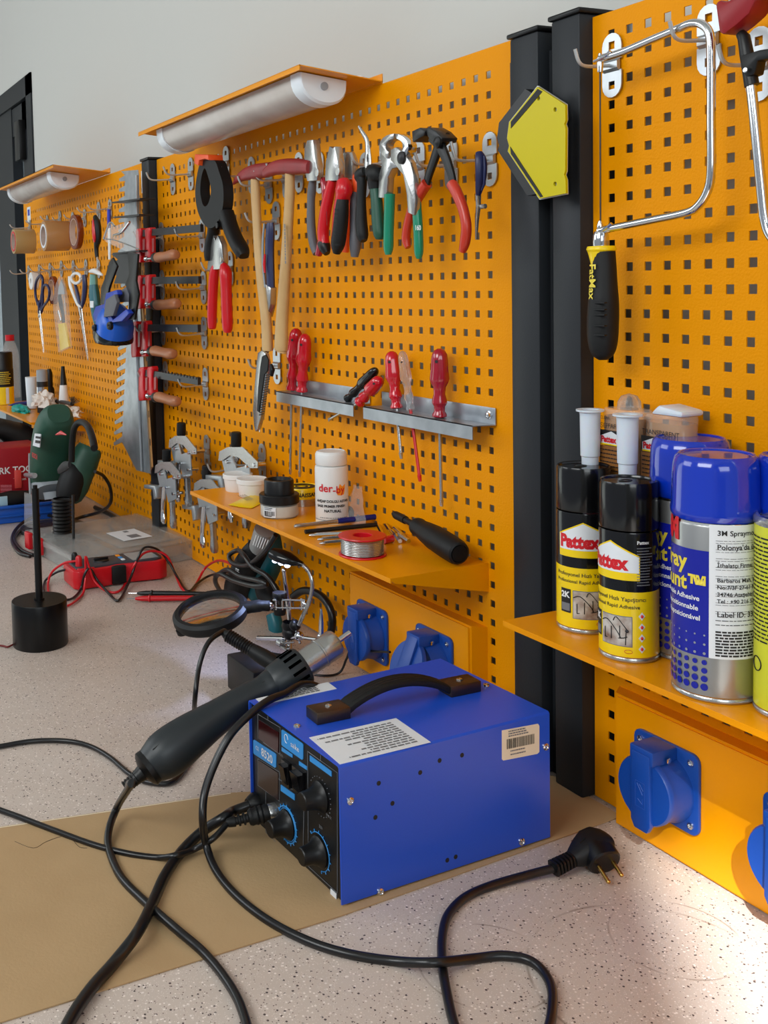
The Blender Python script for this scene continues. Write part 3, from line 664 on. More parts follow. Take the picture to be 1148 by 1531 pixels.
# ---- hammers
def hammer(head, hpts, y, label, mtr):
    t = thing('hammer', W(hpts[0][0], hpts[0][1], y), label, 'hammer')
    g = G(); wl(g, sm3(head, 4), y, 1.0, 14, ref=(0, 1, 0), sq=2.6); ob('hammer_head', g, 'redpaint', t)
    g = G(); wl(g, sm3(hpts, 4), y, .75, 18); h = ob('handle', g, mtr, t); return t, h
hammer([(349, 275, 1.5), (356, 268, 5), (368, 261, 9), (383, 257, 11.5), (398, 254, 11), (407, 252, 10)], [(381, 262, 8), (382, 290, 9), (384, 330, 8.5), (387, 378, 9), (392, 430, 9.5), (398, 480, 10), (400, 521, 10.5), (400, 523, 9)], -.052, 'claw hammer with red head and ash handle, the left one of the pair', 'wood')
t, h = hammer([(398, 259, 7), (410, 252, 10), (425, 249, 11.5), (440, 249, 12), (455, 249, 11), (466, 250, 10)], [(433, 255, 9), (433, 290, 9.5), (431, 330, 9.5), (428, 380, 10), (424, 440, 11), (421, 490, 12), (420, 521, 12.5), (420, 523, 11)], -.060, 'claw hammer with red head and ash handle, the right one of the pair', 'wood')
g = G(); lines_of_print(g, flat(W(425, 335, -.0685), (0, 0, -1), (1, 0, 0), (0, -1, 0), .002), 0, .07, 0, .006, 1, .004); ob('printed_text', g, 'inkgrey', h)
# navy folding knife between the handles
y = -.046; t = thing('folding_knife', W(404, 380, y), 'navy folding utility knife hanging between the hammer handles', 'knife')
g = G(); wl(g, sm3([(404, 333, 8), (404, 345, 10), (403, 375, 10), (404, 405, 9.5), (405, 432, 9)]), y, .6); hd = ob('handle', g, 'navy', t)
g = G(); wl(g, sm3([(395, 334, 1.5), (393, 360, 1.8), (393, 395, 1.8), (396, 430, 1.6)]), y-.006); ob('grey_edge', g, 'lightgrey', hd)
g = G(); wl(g, [(396, 380, 1.5), (395, 395, 2.2), (396, 408, 1.5)], y-.010); ob('red_inlay', g, 'red', hd)
g = G(); wplate(g, [(397, 428), (405, 424), (414, 430), (413, 455), (408, 474), (402, 466), (395, 450)], y, .012, bev=.001); ob('blade_holder', g, 'steel', t)
# spring clamp
y = -.062; t = thing('spring_clamp', W(330, 320, y), 'large black spring clamp with orange jaw tips', 'clamp')
s2 = lambda q_: [(v.x, v.y) for v in smooth([V((a, b, 0)) for a, b in q_], 4, True)]
g = G(); wplate(g, s2([(315, 241), (309, 262), (306, 288), (309, 312), (316, 330), (326, 341), (337, 337), (345, 322), (349, 300), (348, 276), (342, 256), (336, 241), (325, 240)]), y, .020, [s2([(320, 252), (325, 262), (330, 284), (326, 304), (319, 308), (314, 290), (315, 268)])]); ob('jaw_arm', g, 'blackmatt', t)
g = G(); wl(g, sm3([(338, 318, 9), (344, 338, 9), (352, 358, 9), (361, 374, 9), (365, 383, 6)]), y, 1.3, 14, sq=3); ob('handle', g, 'blackmatt', t)
g = G(); wl(g, sm3([(320, 322, 8), (319, 345, 7), (315, 366, 7), (314, 382, 7), (314, 390, 5)]), y+.004, 1.3, 14, sq=3); ob('handle', g, 'blackmatt', t)
g = G(); wplate(g, [(312, 245), (313, 231), (333, 232), (334, 240), (328, 238), (319, 240), (318, 248)], y-.004, .03, bev=.001); ob('jaw_pad', g, 'orangeplastic', t)
g = G(); q = W(326, 337, y-.016); g.lathe([(.008, 0), (.008, .02), (0, .02)], q, (0, 1, 0), 16); g.lathe([(0, 0), (.005, 0), (.005, -.003), (0, -.004)], q, (0, 1, 0), 12); ob('pivot', g, 'black', t)
# red handled pliers below it
y = -.055; t = thing('red_handled_pliers', W(330, 440, y), 'pliers with long red dipped handles below the black spring clamp', 'pliers')
g = G(); wplate(g, [(322, 352), (327, 350), (330, 360), (334, 352), (340, 366), (342, 390), (340, 402), (318, 404), (320, 385)], y, .012, bev=.001); q = W(331, 388, y-.006); g.lathe([(0, 0), (.005, 0), (.005, .002), (0, .0025)], q, (0, -1, 0), 16); ob('jaws', g, 'steel', t)
g = G(); handle(g, [(323, 396, 4.5), (320, 410, 7), (318, 440, 7), (317, 470, 7), (317, 488, 6), (317, 492, 4)], y); ob('handle', g, 'red', t)
g = G(); handle(g, [(334, 396, 5), (337, 408, 9), (338, 430, 8), (339, 460, 8), (340, 488, 7.5), (340, 497, 5)], y-.006); ob('handle', g, 'red', t)
# utility knife
y = -.06; t = thing('utility_knife', W(395, 580, y), 'grey snap-off utility knife with black insert hanging below the hammers', 'knife')
kx = lambda q_: [(396+(a-396+(b-580)*.09)*.78-(b-580)*.09, b) for a, b in q_]
g = G(); wplate(g, kx([(388.5, 527), (396, 523.5), (403, 528), (407, 542), (406, 560), (401, 592), (397, 622), (391, 641), (387, 645), (384, 636), (381, 613), (383, 580), (386, 548)]), y, .008, bev=.0015); bd = ob('body', g, 'steel', t)
g = G(); wplate(g, kx([(391, 533), (398, 530), (403, 538), (402, 554), (396, 560), (391, 590), (387, 616), (383.5, 614), (385, 580), (388, 550)]), y-.0048, .002); ob('grip_insert', g, 'blackmatt', bd)
g = G()
for k in range(17):
    a = 560+k*3.7; x = 401.5-(a-560)*.17; wl(g, [(x-4.0, a+1.2, .75), (x+2.6, a-.6, .75)], y-.0055)
ob('grip_rib', g, 'black', bd)
g = G(); wl(g, [(405, 545, 3), (407, 553, 5), (406, 562, 3)], y, .8); ob('slider_knob', g, 'black', t)
g = G(); wplate(g, kx([(385, 636), (390, 634), (388.5, 647)]), y, .001); ob('blade', g, 'chrome', t)

# ---- F clamps
def fclamp(x1, x2, y0, y1, bx, by0, by1, hx, hy, bl, label):
    y = -.058; t = thing('bar_clamp', W((x1+x2)/2, (y0+y1)/2, y), label, 'clamp', 'red jawed bar clamps')
    g = G(); a, b = W(x1-6, by0, y), W(bx, by1, y); d = (b-a); dn = d.normalized(); u = V((0, 1, 0)); n_ = dn.cross(u).normalized(); hh = 5.2/ppm(a)*.95
    r1 = g.ring([a+n_*hh*s1+u*.0035*s2 for s1, s2 in ((1, 1), (-1, 1), (-1, -1), (1, -1))]); r2 = g.ring([p+d for p in [v.co.copy() for v in r1]]); g.bridge(r1, r2); g.cap(r1[::-1]); g.cap(r2); ob('bar', g, 'darksteel', t)
    for k, (xx, dy) in enumerate(((x1, 1), (x2, 0))):
        g = G(); w = 4.3; q1, q2 = y0+dy, y1+dy
        wplate(g, [(xx-w, q1+3), (xx-w+2, q1), (xx+w-1, q1-1), (xx+w, q1+3), (xx+w-1.2, q1+14), (xx+w-1.2, q2-16), (xx+w, q2-9), (xx+w-1, q2), (xx-w+1, q2+1), (xx-w, q2-6), (xx-w+.6, q1+16)], y, .015, bev=.002); ob('fixed_jaw' if k == 0 else 'sliding_jaw', g, 'red', t)
        g = G(); wplate(g, [(xx-1.6, q1+16), (xx+1.6, q1+15), (xx+1.4, q2-15), (xx-1.8, q2-14)], y-.0085, .002); o_ = ob('jaw_recess', g, mat('deep_red_plastic%d%d' % (k, x1), (150, 12, 24), .4), t)
    g = G(); q = W(bl[0], bl[1], y-.010); g.ball(q, .0062); g.tube([q, W(hx[0]+4, hy[0], y-.010)], .0028, 8); ob('spindle', g, 'chrome', t)
    g = G(); wl(g, sm3([(hx[0], hy[0], 7), (hx[0]+5, hy[0]-.3, 8), ((hx[0]+hx[1])/2, (hy[0]+hy[1])/2, 7.2), (hx[1]-6, hy[1], 8.4), (hx[1]-1, hy[1], 7), (hx[1], hy[1], 4)]), y-.010, 1, 16); ob('wooden_handle', g, 'wood2', t)
    g = G(); wl(g, [(hx[0]-2, hy[0], 7.6), (hx[0]+2, hy[0], 7.9)], y-.010, 1, 16); ob('ferrule', g, 'darksteel', t)
CL = [(216, 230, 341, 391, 302, 349, 341, (234, 264), (385, 381), (219, 387)), (216, 230, 411, 460, 299, 419.5, 418.5, (233, 266), (456, 454), (220, 455)),
      (209, 224, 480, 532, 298, 490, 491, (228, 260), (525, 529), (213.5, 526.5)), (220, 233, 548, 597, 298, 557, 570, (234, 266), (594, 600), (221, 592))]
for i, a in enumerate(CL): fclamp(*a, 'red jawed bar clamp with wooden handle, ' + ('topmost of the four in the column', 'second from the top of the column of four', 'third from the top of the column of four', 'lowest of the four, its notched bar sloping down')[i])
g = G()
for k in range(12): wl(g, [(243+k*4.6, 553.5+k*.95, 1), (243+k*4.6, 557+k*.95, 1)], -.0615)
o = ob('bar_teeth', g, 'darksteel', bpy.data.objects['bar_clamp.003'])

# ---- hold-down toggle clamps
def toggle(x, y0, s, y, label, bw=1.0):
    t = thing('toggle_clamp', W(x, y0+60*s, y), label, 'clamp', 'zinc hold-down clamps with black rubber tips')
    q = lambda a, b: (x+a*s*bw, y0+b*s)
    g = G(); wl(g, [(*q(0, 0), 6*s), (*q(0, 1), 7*s), (*q(0, 18), 7.2*s), (*q(0, 20), 6*s)], y, n=16); wl(g, [(*q(0, 20), 4*s), (*q(0, 24), 4*s)], y); ob('rubber_tip', g, 'blackmatt', t)
    g = G(); wl(g, [(*q(0, 23), 2*s), (*q(0, 48), 2*s)], y); wl(g, [(*q(0, 34), 4.5*s), (*q(0, 38), 4.5*s)], y, n=6); ob('threaded_spindle', g, 'chrome', t)
    for dy in (-.010, .010):
        g = G(); wplate(g, [q(-17, 26), q(-8, 20), q(8, 20), q(24, 40), q(24, 48), q(16, 48), q(4, 34), q(-6, 31), q(-14, 38), q(-18, 38)], y+dy, .002); ob('bracket_arm', g, 'steel', t)
        g = G(); wplate(g, [q(-15, 34), q(-3, 31), q(1, 48), q(15, 44), q(17, 80), q(4, 86), q(-1, 62), q(-10, 60)], y+dy*.7, .002); ob('link_plate', g, 'zinc', t)
    g = G()
    for a, b in ((-11, 40), (10, 46), (-2, 62), (9, 72), (18, 44)):
        w_ = W(*q(a, b), y-.013); g.lathe([(0, 0), (.0034, 0), (.0034, .024), (0, .026)], w_, (0, 1, 0), 12)
    ob('rivet', g, 'chrome', t)
    g = G(); wplate(g, [q(-26, 56), q(-8, 58), q(-6, 78), q(-10, 80), q(-12, 64), q(-26, 62)], y, .016, bev=.001); ob('base_foot', g, 'zinc', t)
    g = G(); wl(g, sm3([(*q(-4, 60), 4*s), (*q(-5, 80), 5*s), (*q(-6, 100), 4.4*s), (*q(-5, 114), 6*s), (*q(-4, 121), 3*s)]), y-.006, .8); ob('lever', g, 'chrome', t)
    g = G(); wl(g, sm3([(*q(8, 66), 4*s), (*q(9, 84), 5.5*s), (*q(10, 104), 5*s), (*q(11, 120), 6.6*s), (*q(11, 127), 5*s)]), y, .8, sq=3.5); ob('lever', g, 'steel', t)
toggle(271, 632, .98, -.06, 'hold-down clamp with black rubber tip hanging highest of the four, left of the shelf', 1.0)
toggle(249, 672, .92, -.075, 'hold-down clamp hanging lowest on the left, in front of the far dark post', 1.0)
toggle(309, 696, 1.02, -.05, 'hold-down clamp whose levers hang below the left corner of the middle shelf', 1.0)
toggle(353, 646, 1.12, -.048, 'hold-down clamp hanging behind the two white tubs', 1.25)

# =================================================================== SCREWDRIVER RAILS
def rail(x0, x1, xb0, xb1, label, screw=None):
    t = thing('tool_rail', ((x0+x1)/2, 0, .395), label, 'tool rail', 'galvanised tool rails'); z = .412; y = -.033
    g = G(); g.plate([V((x0, y, z)), V((x1, y, z)), V((xb1, -.002, z)), V((xb0, -.002, z))], (0, 0, -.0012)); g.box((x0, y, z-.018), (x1, y+.0012, z)); g.box((xb0, -.0028, z-.001), (xb1, -.0015, z+.021), .0005); ob('folded_rail', g, 'galv', t)
    for sx in ([xb1-.012] if screw else []):
        g = G(); g.lathe([(.0055, 0), (.0055, .001), (.004, .0015), (.0035, .0035), (.0015, .0042), (0, .0036)], (sx, -.0028, z+.011), (0, -1, 0), 16); ob('screw', g, 'chrome', t)
rail(W(413, 590, -.033).x, W(528, 620, -.033).x, W(413, 590, -.033).x+.004, W(528, 620, -.033).x-.001, 'galvanised tool rail, the left one, holding two red screwdrivers at its far end')
rail(W(543, 620, -.033).x, W(706, 640, -.033).x, W(543, 620, -.033).x+.004, .011, 'galvanised tool rail, the right one, with a visible screw at its right end', True)

SDP = [(0, .25), (.03, .62), (.08, .85), (.16, .96), (.3, 1), (.44, 1.12), (.49, 1.0), (.56, .72), (.66, .66), (.74, .84), (.79, .88), (.84, .64), (.91, .62), (.95, .82), (.985, .84), (1, .6)]
def driver(name, top, bot, hw, tip, y, m, label, cat='screwdriver', shaft='steel', r=.0022, fl=6, yt=None, dirty=False):
    a = W(top[0], top[1], yt if yt is not None else y); b = W(bot[0], bot[1], y); c = W(tip[0], tip[1], y) if tip else None
    t = thing(name, b, label, cat); ax = b-a; L = ax.length; axn = ax.normalized(); R = hw/ppm(a)
    g = G(); g.lathe([(0, 0)]+[(R*f_*.93, u*L) for u, f_ in SDP], a, axn, 36, wob=(lambda s, z: 1-.09*max(0, cos(2*pi*fl*s))**2*(1 if L*.1 < z < L*.5 else 0)) if fl else None); h = ob('handle', g, m, t)
    g = G(); q = a+axn*L*.17 + V((0, -1, 0))*R*.93 - axn.cross(V((0, 1, 0)))*0; g.lathe([(0, 0), (R*.17, 0), (R*.17, .0006), (0, .0008)], a+axn*L*.18+(V((.55, -.83, 0))*R*.93), (.55, -.83, 0), 12); ob('hang_hole', g, 'ink', h)
    if c is not None:
        g = G(); d = (c-b); n_ = d.normalized(); g.tube([b-n_*.002, c-n_*.008], r, 10); 
        s_ = n_.cross(V((0, 1, 0))).normalized(); e0, e1 = c-n_*.009, c
        r1 = g.ring([e0+s_*r*i+V((0, 1, 0))*r*j for i, j in ((1, 1), (-1, 1), (-1, -1), (1, -1))]); r2 = g.ring([e1+s_*r*1.25*i+V((0, 1, 0))*r*.3*j for i, j in ((1, 1), (-1, 1), (-1, -1), (1, -1))]); g.bridge(r1, r2); g.cap(r1[::-1]); g.cap(r2); ob('shaft', g, shaft, t)
    return t, h
driver('screwdriver', (443, 491), (436, 583), 11.5, (434, 709), -.014, 'redclear', 'red handled screwdriver, farthest left in the left rail')
driver('screwdriver', (456, 499), (451, 586), 11.5, (448, 713), -.022, 'redclear', 'red handled screwdriver, right one of the pair in the left rail')
driver('stubby_driver', (563, 552), (519, 597), 9, None, -.018, 'blackgloss', 'small black screwdriver lying across the gap between the rails', fl=3)
driver('screwdriver', (569, 566), (537, 602), 11, (491, 628), -.030, 'redclear', 'red screwdriver leaning over the gap between the two rails', yt=-.026)
driver('screwdriver', (585, 525), (593, 611), 12, (600, 686), -.020, 'redclear', 'bright red screwdriver at the left end of the right rail, tilted')
driver('voltage_tester', (601, 525), (614, 614), 8.5, (628, 720), -.022, 'clear', 'clear handled voltage tester screwdriver with red shaft', shaft='red', fl=8)
driver('screwdriver', (657, 521), (657, 624), 14, (660, 757), -.020, 'darkred', 'dark red screwdriver nearest the right end of the right rail')

# =================================================================== MIDDLE SHELF
def ondisc(px, py): return B(px, py, SZ)
def pot(px, py, label, r=.0262, h=.031):
    p = ondisc(px, py); p.y = min(p.y, -.034); t = thing('plastic_tub', p, label, 'tub', 'white plastic tubs')
    g = G(); g.lathe([(0, 0), (r*.84, 0), (r*.88, .002), (r*.97, h*.72), (r*.97, h*.76)], p, n=36); ob('tub_body', g, 'white', t)
    g = G(); g.lathe([(r*.98, h*.72), (r*1.04, h*.74), (r*1.04, h*.96), (r*1.0, h), (r*.9, h*.96), (0, h*.95)], p, n=36); ob('tub_lid', g, 'white', t)
pot(356, 733, 'white plastic tub, the farther one of the two on the middle shelf')
pot(377, 741, 'white plastic tub, the nearer one, standing beside the black lidded jar')
# sachet
P = [B(a, b, SZ+.001) for a, b in ((341, 755), (362, 746), (384, 737), (390, 742), (390, 753), (376, 760), (358, 758))]
g = G(); n1 = g.ring(P); c_ = sum(P, V())/len(P); n2 = g.ring([c_+(p-c_)*.55+V((0, 0, .004+.001*(i % 2))) for i, p in enumerate(P)]); g.bridge(n1, n2); g.cap(n2); g.cap(n1[::-1]); s_ = ob('sachet', g, 'yellow'); tag(s_, 'crumpled yellow printed sachet in front of the white tubs', 'sachet')
g = G(); fn = flat(c_+V((-.04, -.008, .0052)), P[1]-P[4]+V((.2, .0, 0)), (-.2, 1, 0), (0, 0, 1)); lines_of_print(g, fn, .01, .06, 0, .018, 4, .0016); ob('printed_text', g, 'ink', s_)
# black lidded glass jar
p = ondisc(418, 771); r = .0305; t = thing('glass_jar', p, 'glass jar of white powder with black screw lid and barcode label', 'jar')
g = G(); g.lathe([(0, 0), (r*.93, 0), (r, .003), (r, .021), (r*.96, .024)], p, n=40); ob('jar_glass', g, 'clear', t)
g = G(); g.lathe([(0, .002), (r*.9, .002), (r*.94, .004), (r*.94, .019), (0, .020)], p, n=36); ob('powder', g, 'powder', t)
g = G(); g.lathe([(r*1.0, .022), (r*1.04, .023), (r*1.04, .035), (r*1.0, .0365), (r*.78, .037), (r*.77, .057), (r*.74, .059), (r*.6, .0595), (r*.56, .054), (0, .054)], p, n=44, wob=lambda s, z: 1+.008*cos(2*pi*44*s)); ob('jar_lid', g, 'black', t)
def cyl(p, r, lift=.0005, turn=0):
    f = V((CAM.x-p.x, CAM.y-p.y, 0)).normalized(); s = V((-f.y, f.x, 0)) if V((-f.y, f.x, 0)).dot(RT) > 0 else V((f.y, -f.x, 0))
    def fn(u, v): a = u/r+turn; return V((p.x, p.y, p.z+v)) + (f*cos(a)+s*sin(a))*(r+lift)
    return fn
fn = cyl(p, r); g = G(); patch(g, fn, -.028, -.006, .003, .019); lb = ob('label', g, 'label', t)
g = G(); fn = cyl(p, r, .0009); x = -.026
while x < -.009: wv = random.choice((.0006, .001, .0014)); patch(g, fn, x, x+wv, .006, .013, 1); x += wv+random.choice((.0005, .001))
lines_of_print(g, fn, -.026, -.008, .0135, .0185, 2, .0012); lines_of_print(g, fn, -.026, -.008, .003, .006, 1, .0014); ob('barcode', g, 'ink', lb)
# tin
p = ondisc(458, 752); p.y = -.03; r = .028; t = thing('wax_tin', p, 'round tin with yellow label behind the white bottle', 'tin')
g = G(); g.lathe([(0, 0), (r, 0), (r, .012), (r*.97, .013)], p, n=40); ob('tin_base', g, 'steel', t)
g = G(); g.lathe([(r*1.02, .012), (r*1.02, .028), (r*.98, .030), (r*.95, .029), (0, .029)], p, n=40); td = ob('tin_lid', g, 'yellow', t)
writing('lettering', '* RENAISSANCE', .009, (lambda f_: lambda a, b: f_(a-.024, b+.0165))(cyl(p, r*1.02)), 'ink', td, .03)
g = G(); g.lathe([(.008, .0295), (.011, .0295), (.011, .0299), (.008, .0299)], p, n=30); g.lathe([(.015, .0295), (.023, .0295), (.023, .0299), (.015, .0299)], p, n=30, wob=None); ob('lid_print', g, 'ink', td)
# white bottle
p = ondisc(497, 772); p.y = -.052; p.x = ondisc(497, 772).x-.0; r = .0255; q = W(496.5, 768, -.052); p.x = q.x
t = thing('primer_bottle', p, 'white plastic bottle with red and yellow logo on the middle shelf', 'bottle')
g = G(); g.lathe([(0, 0), (r*.95, 0), (r, .002), (r, .083), (r*.97, .087), (r*.86, .0885), (r*.86, .09)], p, n=48); bd = ob('bottle_body', g, 'white', t)
g = G(); g.lathe([(r*.93, .0895), (r*.95, .0905), (r*.95, .105), (r*.9, .1085), (r*.82, .110), (r*.78, .109), (0, .109)], p, n=60, wob=lambda s, z: 1+.012*cos(2*pi*30*s) if z < .106 else 1); ob('screw_cap', g, 'white', t)
f_ = cyl(p, r, .0004); F2 = cyl(p, r, .0008)
sh = lambda dx, dz, f=F2: (lambda a, b: f(a+dx, b+dz))
g = G(); star = [(.0065, .050), (.010, .0545), (.0125, .0625), (.017, .058), (.023, .0615), (.0222, .055), (.0215, .050), (.020, .0455), (.0145, .0445), (.009, .0452)]
vs = g.ring([f_(a, b) for a, b in star]); c0 = g.b.verts.new(f_(.015, .053))
for i in range(len(vs)): g.b.faces.new((vs[i], vs[(i+1) % len(vs)], c0))
ob('logo_flame', g, 'inkorange', bd)
writing('lettering', 'der', .0165, sh(-.0215, .0505), 'inkred', bd, .02); writing('lettering', '-by', .0155, sh(.0012, .0485), 'inkred', bd, .015)
for tx, z_, sz, dx in (('AHŞAP DOLGU ASTARI', .034, .0052, -.026), ('BASE PRIMER FINISH', .0265, .0052, -.025), ('NATURAL', .019, .0058, -.012)): writing('lettering', tx, sz, sh(dx, z_), 'ink', bd, .035)
g = G(); patch(g, f_, -.034, .034, .006, .0068, 20); lines_of_print(g, f_, -.02, .03, .008, .011, 1, .001); ob('label_edge', g, 'inkgrey', bd)
g = G(); patch(g, f_, -.034, .034, .0, .005, 20); ob('label_edge', g, 'cream', bd)
# clear bag
t0 = W(533, 770, -.022); g = G(); random.seed(5); rows = []
for j in range(7):
    z = SZ+.001+j*.0095; w_ = .034*(1-j/8); rows.append(g.ring([V((t0.x+.010*j/6+(i-3)/3*w_+random.uniform(-.002, .002), -.022-.016*sin(pi*i/6)*(1-j/7)-.004+random.uniform(-.003, .003), z)) for i in range(7)]))
for a, b in zip(rows, rows[1:]): g.bridge(a, b, close=False)
o = ob('clear_bag', g, 'film', sm=10); tag(o, 'crumpled clear plastic bag standing behind the pen on the middle shelf', 'bag')
g = G(); g.ball((t0.x-.012, -.028, SZ+.012), .010, (1, .7, 1.1)); o = ob('bag_contents', g, 'blackmatt', o)
# pen, rod, bits, spool
def lying(pts, z): return [B(a, b, z) for a, b in pts]
z = SZ+.0085
t = thing('drafting_pen', lying([(500, 782)], z)[0], 'blue and silver drafting pen lying across the middle shelf', 'pen')
A, Bp = lying([(440, 787)], z)[0], lying([(566, 772)], z)[0]; A.y = max(A.y, -.14)
pt = lambda s: A+(Bp-A)*s
g = G(); g.loft([pt(.5), pt(.55), pt(1)], [.0036, .0044, .0044], (0, 0, 1), 14); ob('pen_cap', g, mat('ink_blue_metal', (24, 40, 140), .25, .5), t)
g = G(); g.loft([pt(0), pt(.02), pt(.12), pt(.14), pt(.3), pt(.5)], [.002, .0034, .0036, .003, .0034, .0036], (0, 0, 1), 14); ob('pen_barrel', g, 'steel', t)
A2, B2 = lying([(456, 795)], SZ+.0035)[0], lying([(563, 784)], SZ+.0035)[0]
g = G(); g.loft([A2, B2], [(.0036, .0032)]*2, (0, 0, 1), 6); tag(ob('carpenter_pencil', g, 'blackmatt'), 'flat black pencil beside the blue pen on the middle shelf', 'pencil')
BT = 'hex driver bits on the middle shelf'
for i, (a, b, c_, d_, hi) in enumerate(((470, 800, 512, 798, 0), (482, 806, 516, 803, 0), (485, 812, 516, 809, 0), (566, 787, 573, 801, 0), (577, 785, 588, 801, 0), (590, 790, 606, 804, 0), (586, 794, 598, 809, .001), (597, 799, 611, 809, .006))):
    A_, B_ = lying([(a, b)], SZ+.0032+hi)[0], lying([(c_, d_)], SZ+.0032+hi)[0]
    t = thing('driver_bit', A_, ('chrome hex driver bit left of the solder spool, ' + ('farthest', 'middle', 'nearest')[i] + ' of three') if i < 3 else 'chrome hex bit right of the solder spool, ' + ('leftmost of the upper ones', 'second of the upper ones', 'rightmost end', 'nearest the shelf front', 'resting on top')[i-3], 'driver bit', BT)
    g = G(); g.loft([A_, B_], [.0032]*2, (0, 0, 1), 6); ob('bit_shank', g, 'chrome', t, sm=20)
    d_n = (A_-B_).normalized(); g = G(); g.loft([A_, A_+d_n*.006, A_+d_n*.008], [.0026, .0018, .0006], (0, 0, 1), 8); ob('bit_tip', g, 'steel', t)
g = G(); A_, B_ = lying([(573, 808), (586, 805)], SZ+.0055); g.loft([A_, B_], [.0055, .0055], (0, 0, 1), 14); tag(ob('bit_sleeve', g, 'redclear'), 'small red plastic bit sleeve right of the solder spool', 'sleeve')
p = ondisc(542, 829); r = .0318; t = thing('solder_spool', p, 'spool of solder wire with red plastic flanges on the middle shelf', 'spool')
for z0 in (0, .0245):
    g = G(); g.lathe([(.0135, z0), (r, z0), (r+.0006, z0+.0012), (r, z0+.0024), (.0135, z0+.0024), (.0125, z0+.0012), (.0135, z0)], p, n=48); ob('flange', g, 'red', t)
g = G(); g.lathe([(.0135, .001), (.0135, .026)], p, n=30); g.lathe([(.0125, .026), (.0125, .001)], p, n=30); ob('hub', g, 'red', t)
g = G(); g.lathe([(.014, .0025)]+[(r*.89+(.0007 if k % 2 else 0), .0025+k*.0011) for k in range(1, 20)]+[(.014, .0245)], p, n=48); ob('solder_wire', g, 'steel', t)
# big black screwdriver lying
zh = SZ+.0175
A_, M_, E_ = W(588, 768, -.016), W(622, 786, -.030), B(687, 828, zh)
t = thing('bit_driver', M_, 'big black screwdriver lying on the right end of the middle shelf', 'screwdriver')
d_ = (E_-M_); L = d_.length; dn = d_.normalized(); r = .0168
g = G(); g.lathe([(0, 0), (r*.55, 0), (r*.72, .002), (r*.78, .008), (r*.74, .014), (r*.86, L*.25), (r*1.0, L*.45), (r*1.02, L*.75), (r*.98, L*.93), (r*.88, L*.985), (r*.72, L), (r*.66, L*.985), (0, L*.985)], M_, dn, 40, wob=lambda s, z: 1-.03*max(0, cos(12*pi*s))*(1 if .02 < z < L*.7 else 0)); h = ob('handle', g, 'blackmatt', t)
g = G(); g.lathe([(r*.66, L*.975), (r*.64, L*1.004), (0, L*1.008)], M_, dn, 30); ob('end_cap', g, 'black', h)
g = G(); g.tube([M_, M_+(A_-M_)*.45], .0044, 14); g.tube([M_+(A_-M_)*.45, A_+(M_-A_)*.12], .0058, 14); g.tube([A_+(M_-A_)*.12, A_], .0034, 6); ob('shaft', g, 'blackmatt', t)

# =================================================================== RIGHT SHELF : spray cans
def can(name, p, r, h, hc, label, body, capm, dome=.9, cap_r=.985, collar=True):
    t = thing(name, p, label, 'spray can')
    g = G(); g.lathe([(0, .002), (r*.92, .001), (r*.97, 0), (r*1.01, .0015), (r*1.01, .003), (r*.985, .0045), (r, .006)], p, n=48); ob('rim', g, 'steel', t)
    g = G(); g.lathe([(r, .006), (r, h-hc-.003), (r*.985, h-hc-.0015)], p, n=56); b = ob('can_body', g, body, t)
    if collar: g = G(); g.lathe([(r*.985, h-hc-.002), (r*.99, h-hc), (r*.97, h-hc+.001), (r*.9, h-hc+.0015)], p, n=48); ob('collar', g, 'chrome', t)
    return t, b
def house(g, fn, x0, x1, z0, z1, zp, n=16):
    r1, r2, = [], []
    for i in range(n+1):
        x = x0+(x1-x0)*i/n; s = 1-abs(i/n*2-1); r1.append(fn(x, z0)); r2.append(fn(x, z1+(zp-z1)*s))
    a, b = g.ring(r1), g.ring(r2); g.bridge(a, b, close=False)
